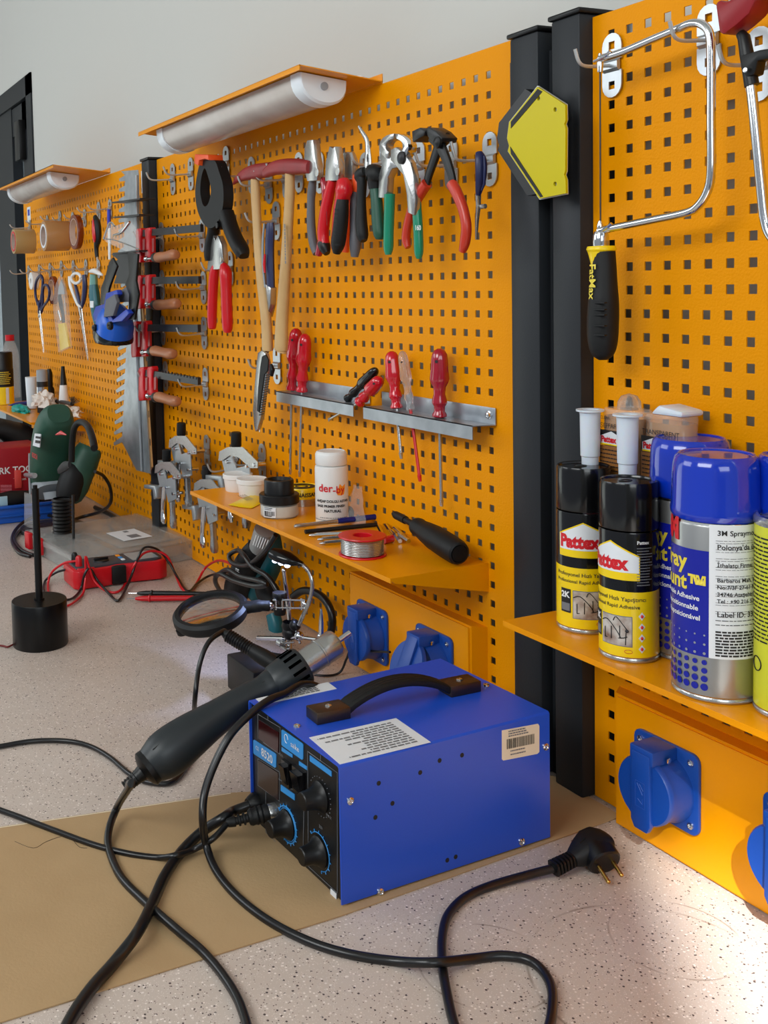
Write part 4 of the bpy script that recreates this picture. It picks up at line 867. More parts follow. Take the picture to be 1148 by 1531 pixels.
def pattex(px, py, label, turn, seed):
    p = ondisc(px, py); r = .0272; h = .172; hc = .045
    t, b = can('adhesive_can', p, r, h, hc, label, 'blackgloss', 'blackgloss', collar=False)
    g = G(); g.lathe([(r*.99, h-hc), (r*1.0, h-hc+.001), (r*.985, h-.003), (r*.95, h), (r*.90, h-.0005), (r*.88, h-.002), (0, h-.002)], p, n=48); cp = ob('cap', g, 'blackgloss', t)
    g = G(); g.lathe([(.0085, h-.0019), (.0075, h-.0012), (.005, h-.0018), (0, h-.006)], V((p.x-.004, p.y, p.z)), n=24, wob=lambda s, z: 1-.45*abs(sin(2*pi*s))); ob('cap_recess', g, 'black', cp)
    f0, f1, f2, f3 = (cyl(p, r, k*.00025, turn) for k in (1, 2, 3, 4))
    g = G(); patch(g, cyl(p, r, .0002), -pi*r, pi*r, .006, .069, 60); ob('yellow_band', g, 'yellow', b)
    w_ = r*.98
    g = G(); house(g, f1, -w_, w_, .080, .1035, .117); ob('badge_edge', g, 'yellow', b)
    g = G(); house(g, f2, -w_+.001, w_-.001, .0875, .1025, .1155); ob('badge', g, 'label', b)
    writing('lettering', 'Pattex', .0178, lambda a, c: f3(a-.0245, c+.0905), 'inkred', b, .055, sx=.86)
    writing('lettering', 'Profesyonel Hızlı Yapıştırıcı', .0056, lambda a, c: f1(a-.030, c+.0600), 'ink', b, .01)
    writing('lettering', 'Professional Rapid Adhesive', .0050, lambda a, c: f1(a-.030, c+.0530), 'ink', b, .01)
    g = G(); patch(g, f1, -.0165+.006, .020, .016, .0455); ob('picture_border', g, 'inkgrey', b)
    g = G(); patch(g, f2, -.0098, .0193, .0166, .0449); ob('house_picture', g, 'housepic', b)
    g = G()
    for pts in (((-.0095, .038), (-.003, .040), (.006, .031), (.010, .024)), ((.003, .040), (.006, .044), (.015, .033)), ((-.006, .022), (.010, .024), (.0155, .026)), ((-.006, .022), (-.006, .032)), ((.001, .022), (.001, .034)), ((.009, .024), (.009, .036)), ((.014, .018), (.0145, .030))): g.tube([f3(*q) for q in pts], .00045, 5, sm=3)
    g.ball(f2(.0152, .0315), .0022, (1, .6, .7)); ob('house_frame_print', g, 'darksteel', b)
    g = G(); patch(g, f1, -.0245, -.0125, .021, .046); ob('black_box_print', g, 'ink', b)
    writing('lettering', '2K', .0085, lambda a, c: f2(a-.0238, c+.037), 'inkwhite', b, .04)
    g = G(); patch(g, f2, -.0235, -.0135, .023, .031); ob('pictogram', g, 'inkgrey', b)
    g = G()
    for k in range(4):
        c0 = (.0285, .046-k*.0105); s = .004; vs = g.ring([f1(c0[0]+a*s*.8, c0[1]+c_*s) for a, c_ in ((0, 1), (1, 0), (0, -1), (-1, 0))]); g.b.faces.new(vs)
    ob('hazard_diamond', g, 'label', b)
    g = G()
    for k in range(4): g.ball(f2(.0285, .046-k*.0105), .0013, (1, 1, 1.3), 8)
    ob('hazard_symbol', g, 'inkred', b)
    g = G(); lines_of_print(g, f1, .024, .040, .074, .112, 14, .0010); ob('small_print', g, 'inkgrey', b)
    writing('lettering', 'Pattex', .0045, lambda a, c: f1(a+.024, c+.115), 'inkwhite', b, .03)
    g = G(); pts = [f1(.0165+.0035*cos(a), .0115+.0018*sin(a)) for a in [2*pi*k/16 for k in range(16)]]; g.tube(pts, .0002, 5, closed=True); ob('oval_mark', g, 'inkred', b)
pattex(873, 937, 'black and yellow adhesive can, the left one of two on the right shelf', -.02, 1)
pattex(940, 978, 'black and yellow adhesive can with black cap, the nearer right one of two', -.62, 2)
def mount(p, label, turn=0, cutoff=False):
    r = .0355; h = .2115; hc = .0565
    t, b = can('mounting_spray_can', p, r, h, hc, label, mat('brushed_can_%s' % round(p.x, 3), (178, 178, 176), .3, .85), 'capblue')
    g = G(); g.lathe([(r*.985, h-hc+.001), (r*1.03, h-hc+.004), (r*1.04, h-hc+.008), (r*1.02, h-hc+.012), (r*1.0, h-.018), (r*.985, h-.010), (r*.94, h-.0035), (r*.86, h-.0005), (r*.82, h-.0008), (r*.80, h-.002), (r*.76, h-.0022), (0, h-.0012)], p, n=56); ob('cap', g, 'capblue', t)
    f0, f1, f2 = (cyl(p, r, k*.0003, turn) for k in (1, 2, 3))
    zt = .1375
    g = G(); patch(g, f0, -2.6*r, -.004, .040, zt-.006, 30); patch(g, f0, -2.6*r, -.004, zt-.006, zt-.0055, 30); ob('blue_field', g, 'canblue', b)
    g = G(); patch(g, f1, -.005, .060, .040, .1555, 24); lb = ob('paper_label', g, 'label', b)
    writing('lettering', '3M', .024, lambda a, c: f1(a*.8-.058, c+.139), 'inkred', b, .08)
    writing('lettering', 'Spray', .0195, lambda a, c: f1(a-.0675, c+.114), 'inkyellow', b, .03)
    writing('lettering', 'Mount™', .0185, lambda a, c: f1(a-.0735, c+.0965), 'inkyellow', b, .03)
    for k, tx in enumerate(('Repositionable Adhesive', 'Adhésif Repositionnable', 'Adhesivo Reposicionável')): writing('lettering', tx, .0062, lambda a, c, k=k: f1(a-.074, c+.088-k*.0085), 'inkwhite', b, .02)
    for tx, z_, s in (('3M Spraymount™ 7274', .1465, .0062), ("Polonya'da üretilmiştir", .1345, .0062), ('İthalatçı Firma: 3M Sanayi ve Tic.', .1195, .0050), ('Barbaros Mah. Mor Sümbül Sk.', .1065, .0050), ('No:7/3F 27-61 Nidakule Ataşehir', .1005, .0048), ('34746 Ataşehir/İstanbul', .0945, .0048), ('Tel : +90 216 538 07 77', .0885, .0048), ('Label ID: 33-8090', .0765, .0064)): writing('lettering', tx, s, lambda a, c, z_=z_: f2(a+.001, c+z_), 'ink', lb, .015)
    g = G(); lines_of_print(g, f2, .0, .055, .041, .064, 9, .0015, .1); lines_of_print(g, f2, .0, .05, .0675, .075, 2, .0006, .1)
    for k in range(9): lines_of_print(g, f2, .0, .05, .078+k*.0076, .082+k*.0076, 2, .0003, .1)
    ob('small_print', g, 'ink', lb)
    for (nm, m_, z0, n_, col) in (('dot_pattern', 'canblue', .0135, 5, 1), ('dot_pattern', 'zinc', .043, 3, 0)):
        g = G()
        for j in range(n_):
            for i in range(12):
                rad = (.0031-.0003*j) if col else (.0012-.0002*j); cx_, cz_ = -.0085-i*.0078, z0+j*.0072*(1 if col else 1.1)
                vs = g.ring([f1(cx_+rad*cos(a), cz_+rad*sin(a)) for a in [2*pi*k/12 for k in range(12)]]); g.b.faces.new(vs)
        ob(nm, g, m_, b)
    g = G(); patch(g, f0, .045, .056, .010, .036, 6); ob('batch_patch', g, 'zinc', b)
    return t
mount(ondisc(1069, 1031), 'silver and blue spray adhesive can with blue cap, the large front one')
pb = ondisc(1031, 962); pb.y = -.040; q = W(1026, 900, -.04); pb.x = q.x+.004; mount(pb, 'silver and blue spray adhesive can partly hidden behind the front one', .1)
pr_ = ondisc(1183, 1000); pr_.x, pr_.y = .466, -.048; mount(pr_, 'silver and blue spray adhesive can cut off by the right edge of the photo', .3)
# yellow can at the right edge
p = ondisc(1186, 1064); r = .030; t, b = can('lacquer_can', p, r, .165, .0, 'lime yellow spray can with silver rim at the right edge of the photo', 'palelime', 'steel')
g = G(); g.lathe([(r*.99, .158), (r*1.03, .160), (r*1.03, .164), (r*.98, .166), (r*.93, .162), (r*.7, .166), (r*.3, .172), (0, .172)], p, n=40); ob('top_rim', g, 'steel', t)
f1 = cyl(p, r, .0004); g = G(); lines_of_print(g, f1, -.042, .03, .06, .15, 26, .0014, .1); ob('small_print', g, 'ink', b)
g = G(); pts = [f1(-.033+.006*cos(a), .042+.006*sin(a)) for a in [2*pi*k/16 for k in range(16)]]; g.tube(pts, .0005, 5, closed=True); ob('round_mark', g, 'ink', b)
# adhesive packs and their nozzles
def pack(pc, wd, hd, tx, label, flip):
    t = thing('adhesive_pack', pc, label, 'adhesive pack')
    H = .229
    ax = [pc+V((0, 0, z)) for z in (0, .004, H*.55, H*.93, H*.985, H)]
    def ring_(z, s): return [V((pc.x+wd*s*math.copysign(abs(cos(a))**.75, cos(a)), pc.y+hd*s*math.copysign(abs(sin(a))**.75, sin(a)), pc.z+z)) for a in [2*pi*k/28 for k in range(28)]]
    g = G(); rs = [g.ring(ring_(z, s)) for z, s in ((0, .96), (.005, 1), (H*.6, 1), (H-.012, 1), (H-.003, 1.02), (H, .97))]
    for a, b_ in zip(rs, rs[1:]): g.bridge(a, b_)
    g.cap(rs[0][::-1]); g.cap(rs[-1]); ob('pack_shell', g, 'film', t)
    g = G(); rs = [g.ring(ring_(z, s)) for z, s in ((.003, .97), (H*.965, .97))]; g.bridge(*rs); g.cap(rs[0][::-1]); g.cap(rs[1]); ins = ob('adhesive', g, 'amberglue', t)
    y_ = pc.y-hd-.0004; fr = lambda a, c: V((pc.x+a, y_-.0004, pc.z+c))
    x0, x1 = -wd*.86, wd*.86
    g = G(); patch(g, fr, x0, x1, .191, .207, 2); ob('dark_band', g, 'ink', t)
    g = G(); patch(g, fr, x0, x1, .03, .1905, 2); ob('brown_card', g, mat('brown_card_%d' % int(flip), (150, 96, 40), .5), t)
    fr2 = lambda a, c: V((pc.x+a, y_-.0010, pc.z+c)); fr3 = lambda a, c: V((pc.x+a, y_-.0014, pc.z+c))
    bx = -wd*.78
    g = G(); house(g, fr2, bx, bx+.030, .1925, .2005, .2062); ob('badge', g, 'label', t)
    g = G(); house(g, fr3, bx, bx+.030, .1915, .1930, .1930); ob('badge_edge', g, 'yellow', t)
    writing('lettering', 'Pattex', .0088, lambda a, c: fr3(a+bx+.0012, c+.1945), 'inkred', t, .05, sx=.9)
    writing('lettering', tx, .0068, lambda a, c: fr3(a+bx, c+.2095), 'ink', t, .005)
    if flip: writing('lettering', '11', .017, lambda a, c: fr3(a+bx+.034, c+.1925), 'inkyellow', t, .05)
    else: writing('lettering', 'CLEAR', .0045, lambda a, c: fr3(a+bx, c+.2185), 'ink', t)
    g = G(); lines_of_print(g, fr3, x0+.002, x1-.002, .150, .188, 9, .0011, .1); ob('small_print', g, 'ink', t)
    if flip:
        g = G(); g.plate([V((pc.x-wd*.5, pc.y-hd, pc.z+H)), V((pc.x+wd*1.02, pc.y-hd, pc.z+H)), V((pc.x+wd*1.02, pc.y-hd, pc.z+H+.006)), V((pc.x-wd*.1, pc.y-hd, pc.z+H+.010))], (0, hd*1.9, 0), bev=.003); ob('flip_lid', g, 'milky', t)
    else:
        g = G(); g.lathe([(.012, 0), (.0115, .008), (.008, .014), (0, .0165)], V((pc.x+.002, pc.y, pc.z+H)), n=20); ob('clear_bulb', g, 'clear', t)
pa = V((.256, -.030, SZ)); pack(pa, .0262, .016, 'ŞEFFAF', 'amber adhesive pack with clear bulb on top, behind the left white nozzle', False)
pb2 = V((.3105, -.028, SZ)); pack(pb2, .0262, .016, 'TRANSPARENT', 'amber adhesive pack with milky flip lid, behind the right white nozzle', True)
def nozzle(px, ptop, y, label):
    q = W(px, ptop, y); p = V((q.x, y, SZ)); H = q.z-SZ; t = thing('mixing_nozzle', p, label, 'nozzle', 'white mixing nozzles')
    g = G(); g.lathe([(0, 0), (.004, 0), (.0068, .02), (.0076, H*.55), (.0088, H*.78), (.0098, H*.785), (.0104, H-.006)], p, n=28); ob('nozzle_tube', g, 'milky', t)
    g = G(); g.lathe([(.0104, H-.006), (.0108, H-.0025), (.0142, H-.0018), (.0142, H), (.009, H), (.0085, H-.02), (0, H-.02)], p, n=28); ob('nozzle_flange', g, 'milky', t)
nozzle(882, 612, -.056, 'white tapered nozzle standing upright behind the left adhesive can')
nozzle(938, 619, -.062, 'white tapered nozzle standing upright behind the right adhesive can')

# =================================================================== BENCH : kraft board
P = [B(a, b, .0012) for a, b in ((-40, 1553), (512, 1372), (628, 1320), (920, 1222))]
# board edges measured on the bench: a long strip running under the station
c1, c2, c3, c4 = B(-60, 1552, 0), B(915, 1219, 0), B(850, 1163, 0), B(-60, 1254, 0)
c2 = V((.225, -.008, 0)); c3 = V((.118, -.008, 0)); 
g = G(); g.plate([V((p.x, p.y, .0004)) for p in (B(-60, 1550, 0), B(510, 1371, 0), c2, c3, B(345, 1187, 0), B(-60, 1247, 0))], (0, 0, .0012)); o = ob('kraft_board', g, 'kraft'); tag(o, 'brown kraft board strip lying on the bench under the blue station', 'board')
a_, b_ = B(345, 1186, .0018), B(-60, 1246, .0018); g = G(); n_ = V((0, 0, 1)).cross((b_-a_).normalized())*.0009; g.b.faces.new(g.ring([a_-n_, b_-n_, b_+n_, a_+n_])); ob('cut_edge', g, 'cream', o)
g = G(); g.tube([B(a, b, .0017) for a, b in ((22, 1258), (50, 1268), (70, 1258), (100, 1250), (118, 1266), (130, 1268))], .0003, 4, sm=4); ob('surface_crack', g, 'bronze', o)

# =================================================================== SOLDERING STATION
SA = radians(2.1); E1 = V((cos(SA), sin(SA), 0)); E2 = V((-sin(SA), cos(SA), 0)); SO = V((.054, -.379, .0035)); SW, SD, SH = .183, .262, .1365
def L3(u, v, z): return SO + E1*u + E2*v + V((0, 0, z))
def hitp(px, py, o, n):
    d = ray(px, py); t = (o-CAM).dot(n)/d.dot(n); return CAM+d*t
def FP(px, py, lift=.0): return hitp(px, py, SO-E2*lift, E2)          # on the front panel plane
def SP(px, py, lift=.0): return hitp(px, py, SO+E1*(SW+lift), E1)     # right side plane
def TP(px, py, lift=.0): return B(px, py, SO.z+SH+lift)               # top plane
st = thing('soldering_station', L3(SW/2, SD/2, -.0035), 'blue soldering station with black control panel, handle and white labels on the bench', 'soldering station')
def lbox(g, a, b, bev=0): g.box(a, b, bev); return g
def lmat(): return Matrix(((E1.x, E2.x, 0, SO.x), (E1.y, E2.y, 0, SO.y), (0, 0, 1, SO.z), (0, 0, 0, 1)))
def lob(name, g, m, parent, **k): bmesh.ops.transform(g.b, matrix=lmat(), verts=g.b.verts); return ob(name, g, m, parent, **k)
g = G(); g.box((.0015, .004, .0), (SW-.0015, SD-.004, .012), 0); lob('base_pan', g, 'boxblue', st)
# folded cover: three sided sheet, front and back recessed
g = G(); tk = .0015
sec = [(0, 0), (0, SH-.002), (.002, SH), (SW-.002, SH), (SW, SH-.002), (SW, 0), (SW-tk, 0), (SW-tk, SH-.003), (SW-.003, SH-tk), (.003, SH-tk), (tk, SH-.003), (tk, 0)]
r1 = g.ring([V((a, 0, c)) for a, c in sec]); r2 = g.ring([V((a, SD, c)) for a, c in sec]); g.bridge(r1, r2); g.cap(r1); g.cap(r2[::-1]); cover = lob('cover', g, 'boxblue', st)
g = G(); g.box((tk, SD-.006, .002), (SW-tk, SD-.004, SH-tk)); lob('back_panel', g, 'boxblue', st)
g = G(); g.box((tk, .003, .001), (SW-tk, .006, SH-tk)); fp = lob('front_panel', g, 'panelblack', st)
for u, v in ((.02, .02), (SW-.02, .02), (.02, SD-.02), (SW-.02, SD-.02)): g = G(); g.lathe([(0, -.0035), (.008, -.0035), (.007, 0), (0, 0)], (u, v, 0), n=16); lob('rubber_foot', g, 'black', st)
O3 = SO + E2*.003
def FQ(px, py, lift=.0003): return hitp(px, py, O3-E2*lift, E2)
def cz(a, b): return 340+a/4.505, 1040+b/4.505
def quad(g, pts, lift=.0004): g.b.faces.new(g.ring([FQ(*cz(a, b), lift) for a, b in pts]))
def qpart(name, pts, m, lift=.0004):
    g = G(); p = [FQ(*cz(a, b), 0) for a, b in pts]; g.plate(p, -E2*(lift+.0003)); return ob(name, g, m, fp)
qpart('display', [(215, 162), (348, 248), (345, 385), (214, 288)], 'display', .0006); qpart('display', [(210, 432), (345, 520), (345, 705), (210, 602)], 'display2', .0006)
bl = [qpart('badge', [(184, 297), (322, 388), (330, 400), (330, 480), (322, 485), (184, 394), (177, 385), (177, 300)], 'printblue'), qpart('badge', [(374, 229), (505, 320), (512, 330), (512, 425), (505, 432), (374, 338), (367, 330), (367, 232)], 'printblue')]
for s in ([(368, 346), (440, 396), (440, 418), (368, 372)], [(485, 441), (538, 478), (538, 501), (485, 466)], [(558, 402), (703, 510), (703, 545), (558, 440)], [(362, 600), (455, 665), (455, 705), (362, 640)]): qpart('label_stripe', s, 'printblue')
def fdir():
    return E1, V((0, 0, 1))
writing('lettering', '8520', .0125, flat(FQ(*cz(228, 400), .0012), E1, (0, 0, 1), -E2, 0), 'inkwhite', fp, .02); writing('lettering', 'CE', .006, flat(FQ(*cz(190, 358), .0012), E1, (0, 0, 1), -E2, 0), 'inkwhite', fp)
writing('lettering', 'saike', .0085, flat(FQ(*cz(425, 340), .0012), E1, (0, 0, 1), -E2, 0), 'inkwhite', fp)
g = G(); c_ = FQ(*cz(395, 290), .0012); g.tube([c_+E1*.0035*cos(a)+V((0, 0, 1))*.0045*sin(a) for a in [2*pi*k/16 for k in range(14)]], .0004, 5); ob('logo_ring', g, 'inkwhite', fp)
def fline(g, pts, r=.00035): g.tube([FQ(*cz(a, b), .0004) for a, b in pts], r, 5)
g = G()
fline(g, [(205, 125), (355, 215), (352, 395), (240, 315)]); fline(g, [(205, 125), (205, 290)]); fline(g, [(205, 425), (350, 515), (350, 710), (205, 605), (205, 425)]); fline(g, [(272, 130), (272, 165)])
fline(g, [(540, 375), (740, 520), (740, 1330), (545, 1150), (540, 375)]); fline(g, [(545, 380), (628, 440)]); fline(g, [(628, 395), (628, 440)]); fline(g, [(258, 640), (258, 920), (460, 1120)]); fline(g, [(515, 760), (510, 1010)]); fline(g, [(345, 560), (460, 650)]); ob('panel_lines', g, 'inkgrey', fp)
# rocker switches
for a, b in (((385, 445), (435, 600)), ((458, 510), (530, 640))):
    p0, p1 = FQ(*cz(a[0], a[1]), 0), FQ(*cz(b[0], b[1]), 0); w_ = (p1-p0).dot(E1); h_ = .026; c_ = (p0+p1)/2; g = G()
    for s_, dd in ((1, .004), (.74, .009)):
        r1 = g.ring([c_+E1*w_/2*s_*i+V((0, 0, h_/2*s_*j))-E2*0 for i, j in ((1, 1), (-1, 1), (-1, -1), (1, -1))]); r2 = g.ring([c_+E1*w_/2*s_*i+V((0, 0, h_/2*s_*j))-E2*(dd-(.004 if j < 0 and s_ < 1 else 0)) for i, j in ((1, 1), (-1, 1), (-1, -1), (1, -1))]); g.bridge(r1, r2); g.cap(r2)
    ob('rocker_switch', g, 'blackgloss', fp)
def knob(base, r, Lk, label=None):
    c_ = FQ(*cz(*base), 0); ax = -E2; g = G()
    g.lathe([(0, 0), (r*1.32, 0), (r*1.34, .002), (r*1.25, .003), (r*1.08, .005), (r*.98, .008), (r*.86, Lk*.55), (r*.78, Lk), (r*.70, Lk+.001), (0, Lk+.0012)], c_, ax, 40, wob=lambda s, z: 1-.03*max(0, cos(2*pi*20*s)) if z > .006 else 1); ob('knob', g, 'black', st)
    return c_
k1 = knob((628, 680), .0115, .021); k2 = knob((405, 868), .0115, .021); k3 = knob((622, 1050), .0115, .021)
def dial(c_, r, a0, a1, m, rad=.0005, ticks=9, dots=False):
    g = G(); U_ = V((0, 0, 1))
    f_ = lambda a, rr: c_ - E2*.0006 + E1*rr*cos(a) + U_*rr*sin(a)
    if not dots: g.tube([f_(radians(a0+(a1-a0)*k/30), r) for k in range(31)], rad, 5)
    for k in range(ticks):
        a = radians(a0+(a1-a0)*k/(ticks-1)); g.tube([f_(a, r*(1.02)), f_(a, r*(1.14 if not dots else 1.06))], .0005, 5)
    ob('dial_scale', g, m, fp)
dial(k1, .0185, 150, -130, 'inkgrey', ticks=20, dots=True); dial(k2, .0185, 150, -110, 'printblue', .0009, 14); dial(k2, .0165, 150, -110, 'printblue', .0004, 2); dial(k3, .0185, 140, -80, 'printblue', .0005, 10)
for a, b, tx in ((350, 400, 'ON'), (345, 535, 'OFF'), (450, 490, 'ON'), (450, 625, 'OFF'), (665, 810, 'MAX'), (615, 885, '300'), (415, 980, '8')): writing('lettering', tx, .0045, flat(FQ(*cz(a, b), .0008), E1, (0, 0, 1), -E2, 0), 'inkgrey', fp)
qpart('serial_sticker', [(697, 1298), (736, 1335), (735, 1378), (696, 1342)], 'label')
# outlet of the air hose and the iron's screw connector
c_ = FQ(*cz(200, 725), 0); g = G(); g.lathe([(0, 0), (.012, 0), (.012, .004), (.010, .008), (.0075, .012), (0, .012)], c_, -E2, 24); ob('hose_grommet', g, 'black', st); HOSE0 = c_-E2*.010
c_ = FQ(*cz(322, 775), 0); IR0 = c_-E2*.012; g = G(); g.lathe([(0, 0), (.0085, 0), (.0085, .009), (.0078, .010), (0, .010)], c_, -E2, 30, wob=lambda s, z: 1-.04*max(0, cos(2*pi*24*s))); ob('screw_socket', g, 'steel', st)
# side details
def slab(name, pts, m, fn, parent, nrm, th=.0003): g = G(); g.plate([fn(*p) for p in pts], nrm*th); return ob(name, g, m, parent)
sl_ = slab('side_label', [(750, 1092), (804, 1082), (806, 1085), (806, 1124), (803, 1127), (752, 1137), (750, 1135)], 'cream', SP, cover, E1)
o_, x_ = SP(752, 1108), E2; o_ = SP(752, 1124); g = G(); u_ = (SP(803, 1113)-SP(752, 1124)).normalized(); upv = V((0, 0, 1)); f_ = lambda a, c: o_+u_*a+upv*c+E1*.0006; Lw = (SP(803, 1113)-SP(752, 1124)).length
x = Lw*.1
while x < Lw*.9:
    wv = random.choice((.0004, .0007, .001)); g.b.faces.new(g.ring([f_(x, .002), f_(x+wv, .002), f_(x+wv, .0125), f_(x, .0125)])); x += wv+random.choice((.0005, .0008))
ob('barcode', g, 'ink', sl_)
g = G(); lines_of_print(g, f_, Lw*.15, Lw*.85, .0135, .021, 3, .0013); lines_of_print(g, f_, Lw*.2, Lw*.8, -.007, .0005, 2, .0013); ob('small_print', g, 'inkgrey', sl_)
for a, b in ((523, 1197), (568, 1333), (815, 1116), (779, 1258)):
    c_ = SP(a, b); g = G(); g.lathe([(0, 0), (.0042, 0), (.0038, .0016), (.0022, .0024), (.0016, .0012), (0, .0012)], c_, E1, 16); ob('screw', g, 'chrome', cover)
for a, b in ((566, 1171), (586.5, 1201), (561, 1222), (628, 1155), (657, 1137), (690.5, 1129), (668.5, 1286), (681, 1281)):
    c_ = SP(a, b); g = G(); g.lathe([(.0016, 0), (.0024, .0001), (.0024, .0003), (.0016, .0004)], c_, E1, 14); g.lathe([(0, .0002), (.0019, .0002)], c_, E1, 14); ob('screw_hole', g, 'ink', cover)
# top details
lt = slab('instruction_label', [(462, 1103), (592, 1074), (644, 1110), (508, 1143)], 'label', TP, cover, V((0, 0, 1)))
ta, tb, tc = TP(644, 1110, .0006), TP(592, 1074, .0006), TP(508, 1143, .0006); U1 = (tc-ta); V1 = (tb-ta); fn = lambda a, c: ta+U1*a+V1*c
g = G(); random.seed(3); lines_of_print(g, fn, .10, .95, .08, .92, 11, .035, .5); ob('printed_text', g, 'inkgrey', lt)
l2 = slab('warning_label', [(382, 1045), (490, 1020), (503.5, 1030), (392, 1054)], 'label', TP, cover, V((0, 0, 1)))
ta2, U2, V2 = TP(503.5, 1030, .0006), TP(392, 1054, .0006)-TP(503.5, 1030, .0006), TP(490, 1020, .0006)-TP(503.5, 1030, .0006); fn2 = lambda a, c: ta2+U2*a+V2*c
g = G(); lines_of_print(g, fn2, .2, .9, .15, .9, 4, .09, .3); ob('printed_text', g, 'ink', l2)
for a, b in ((444, 1086), (727, 1025)): g = G(); g.lathe([(0, 0), (.004, 0), (.0036, .0016), (.002, .0022), (0, .0012)], TP(a, b), n=14); ob('screw', g, 'chrome', cover)
# carrying handle
za = SO.z+SH
hb1, hb2 = B(491, 1073, za), B(687, 1033, za); hd_ = (hb2-hb1).normalized(); hs = V((0, 0, 1)).cross(hd_)
def hblock(c_):
    g = G(); g.box((-.020, -.0125, 0), (.020, .0125, .0125), .001); g.add
    bmesh.ops.transform(g.b, matrix=Matrix(((hd_.x, hs.x, 0, c_.x), (hd_.y, hs.y, 0, c_.y), (0, 0, 1, c_.z), (0, 0, 0, 1))), verts=g.b.verts); b_ = ob('handle_mount', g, 'bronze', st)
    g = G(); g.lathe([(0, 0), (.0036, 0), (.0036, .001), (.0024, .0018), (.001, .0018), (0, .001)], c_+V((0, 0, .0125)), n=16); ob('screw', g, 'chrome', b_)
hblock(hb1); hblock(hb2)
g = G(); Lh = (hb2-hb1).length; path = [hb1+hd_*(.018+(Lh-.036)*s)+V((0, 0, .0065+.0185*sin(pi*s)**.8)) for s in [k/16 for k in range(17)]]
g.loft(path, [(.0115, .0045)]*17, (0, 0, 1), 16, sq=3.5); hh = ob('strap_handle', g, 'blackmatt', st)
g = G()
for o_ in (-.0065, -.0022, .0022, .0065): g.tube([p+hs*o_+V((0, 0, .0040)) for p in path], .0011, 6)
ob('strap_rib', g, 'blackmatt', hh)

# =================================================================== HOT AIR GUN
GX = .020
def gx(px, py, x=GX): return D(px, py, x)
tip, t1, t2 = gx(523, 946), gx(503, 960), gx(446, 999); rear = gx(226, 1146)
gd = (t1-t2).normalized(); S_ = ppm(gx(400, 1030))
t = thing('hot_air_gun', gx(330, 1080), 'black hot air gun with steel nozzle leaning against the left side of the blue station', 'hot air gun')
g = G(); g.lathe([(0, 0), (.0165, 0), (.0165, (t1-t2).length*.55), (.0172, (t1-t2).length*.56), (.0172, (t1-t2).length*.60), (.0165, (t1-t2).length*.61), (.0168, (t1-t2).length*.94), (.0150, (t1-t2).length), (0, (t1-t2).length)], t2, gd, 40); tb_ = ob('heater_tube', g, 'steel', t)
g = G(); g.tube([t1-gd*.002, tip], .0034, 16); ob('nozzle', g, 'chrome', t)
hp = [(430, 1012, 20), (418, 1019, 25), (404, 1027, 25), (392, 1034, 23), (360, 1050, 23), (325, 1072, 26), (290, 1096, 32), (262, 1117, 36), (242, 1132, 35), (226, 1144, 28), (219, 1150, 24)]
P_ = [gx(a, b) for a, b, c_ in hp]; R_ = [c_/ppm(p)*1.0 for (a, b, c_), p in zip(hp, P_)]
g = G(); PP, RR = smooth(P_, 3), smooth([V((r, 0, 0)) for r in R_], 3); g.loft(PP, [(v.x*.92, v.x) for v in RR], (0, 0, 1), 28); gh = ob('gun_handle', g, 'gunblack', t)
g = G()
g.b.free(); g = G(); Lc = (gx(454, 1001)-gx(407, 1026)).length; cb_ = t2-gd*(Lc-.006); hc_ = cb_+gd*Lc*.70; g.lathe([(0, 0), (.0185, 0), (.0215, .006), (.0228, Lc*.5), (.0232, Lc-.003), (.0222, Lc), (.0170, Lc)], cb_, gd, 36); ob('vent_collar', g, 'gunblack', gh); g = G(); r_ = .0229
for k in range(10):
    a = -.9+k*.42; side = gd.cross(V((0, 0, 1))).normalized(); upg = side.cross(gd).normalized(); d_ = side*cos(a)+upg*sin(a)
    g.box((-.0085, -.0016, -.0012), (.0085, .0016, .0012))
    vs = g.b.verts[-8:] if False else list(g.b.verts)[-8:]
    tt = d_.cross(gd).normalized(); m_ = Matrix(((gd.x, tt.x, d_.x, 0), (gd.y, tt.y, d_.y, 0), (gd.z, tt.z, d_.z, 0), (0, 0, 0, 1))); bmesh.ops.transform(g.b, matrix=Matrix.Translation(hc_+d_*r_) @ m_, verts=vs)
ob('vent_slot', g, mat('slot_black', (2, 2, 2), .9, spec=0), gh)
g = G(); rl = gx(262, 1117); ax_ = (P_[-3]-P_[-5]).normalized(); side = V((.9, -.45, .0)).normalized()
for k in range(6):
    c0 = rl - ax_*(.004+k*.006)+V((.55, -.62, -.56)).normalized()*.0245; g.tube([c0+V((0, 0, -.005)), c0+V((0, 0, .006))], .0009, 6)
ob('grip_rib', g, 'black', gh)
g = G(); g.tube([P_[i]+V((.4, -.5, .55)).normalized()*R_[i]*.97 for i in (2, 3, 4, 5, 6, 7, 8)], .0006, 6, sm=3); ob('seam', g, 'ink', gh)
rd = (P_[-1]-P_[-2]).normalized(); g = G(); g.lathe([(.020, -.006), (.0205, 0), (.017, .003), (.009, .006), (.0075, .012), (.006, .030), (0, .030)], P_[-1], rd, 28, wob=None)
for k in range(6): g.lathe([(.0062, .010+k*.0035), (.0078, .011+k*.0035), (.0062, .0125+k*.0035)], P_[-1], rd, 18)
ob('strain_relief', g, 'black', gh); GR = P_[-1]+rd*.026

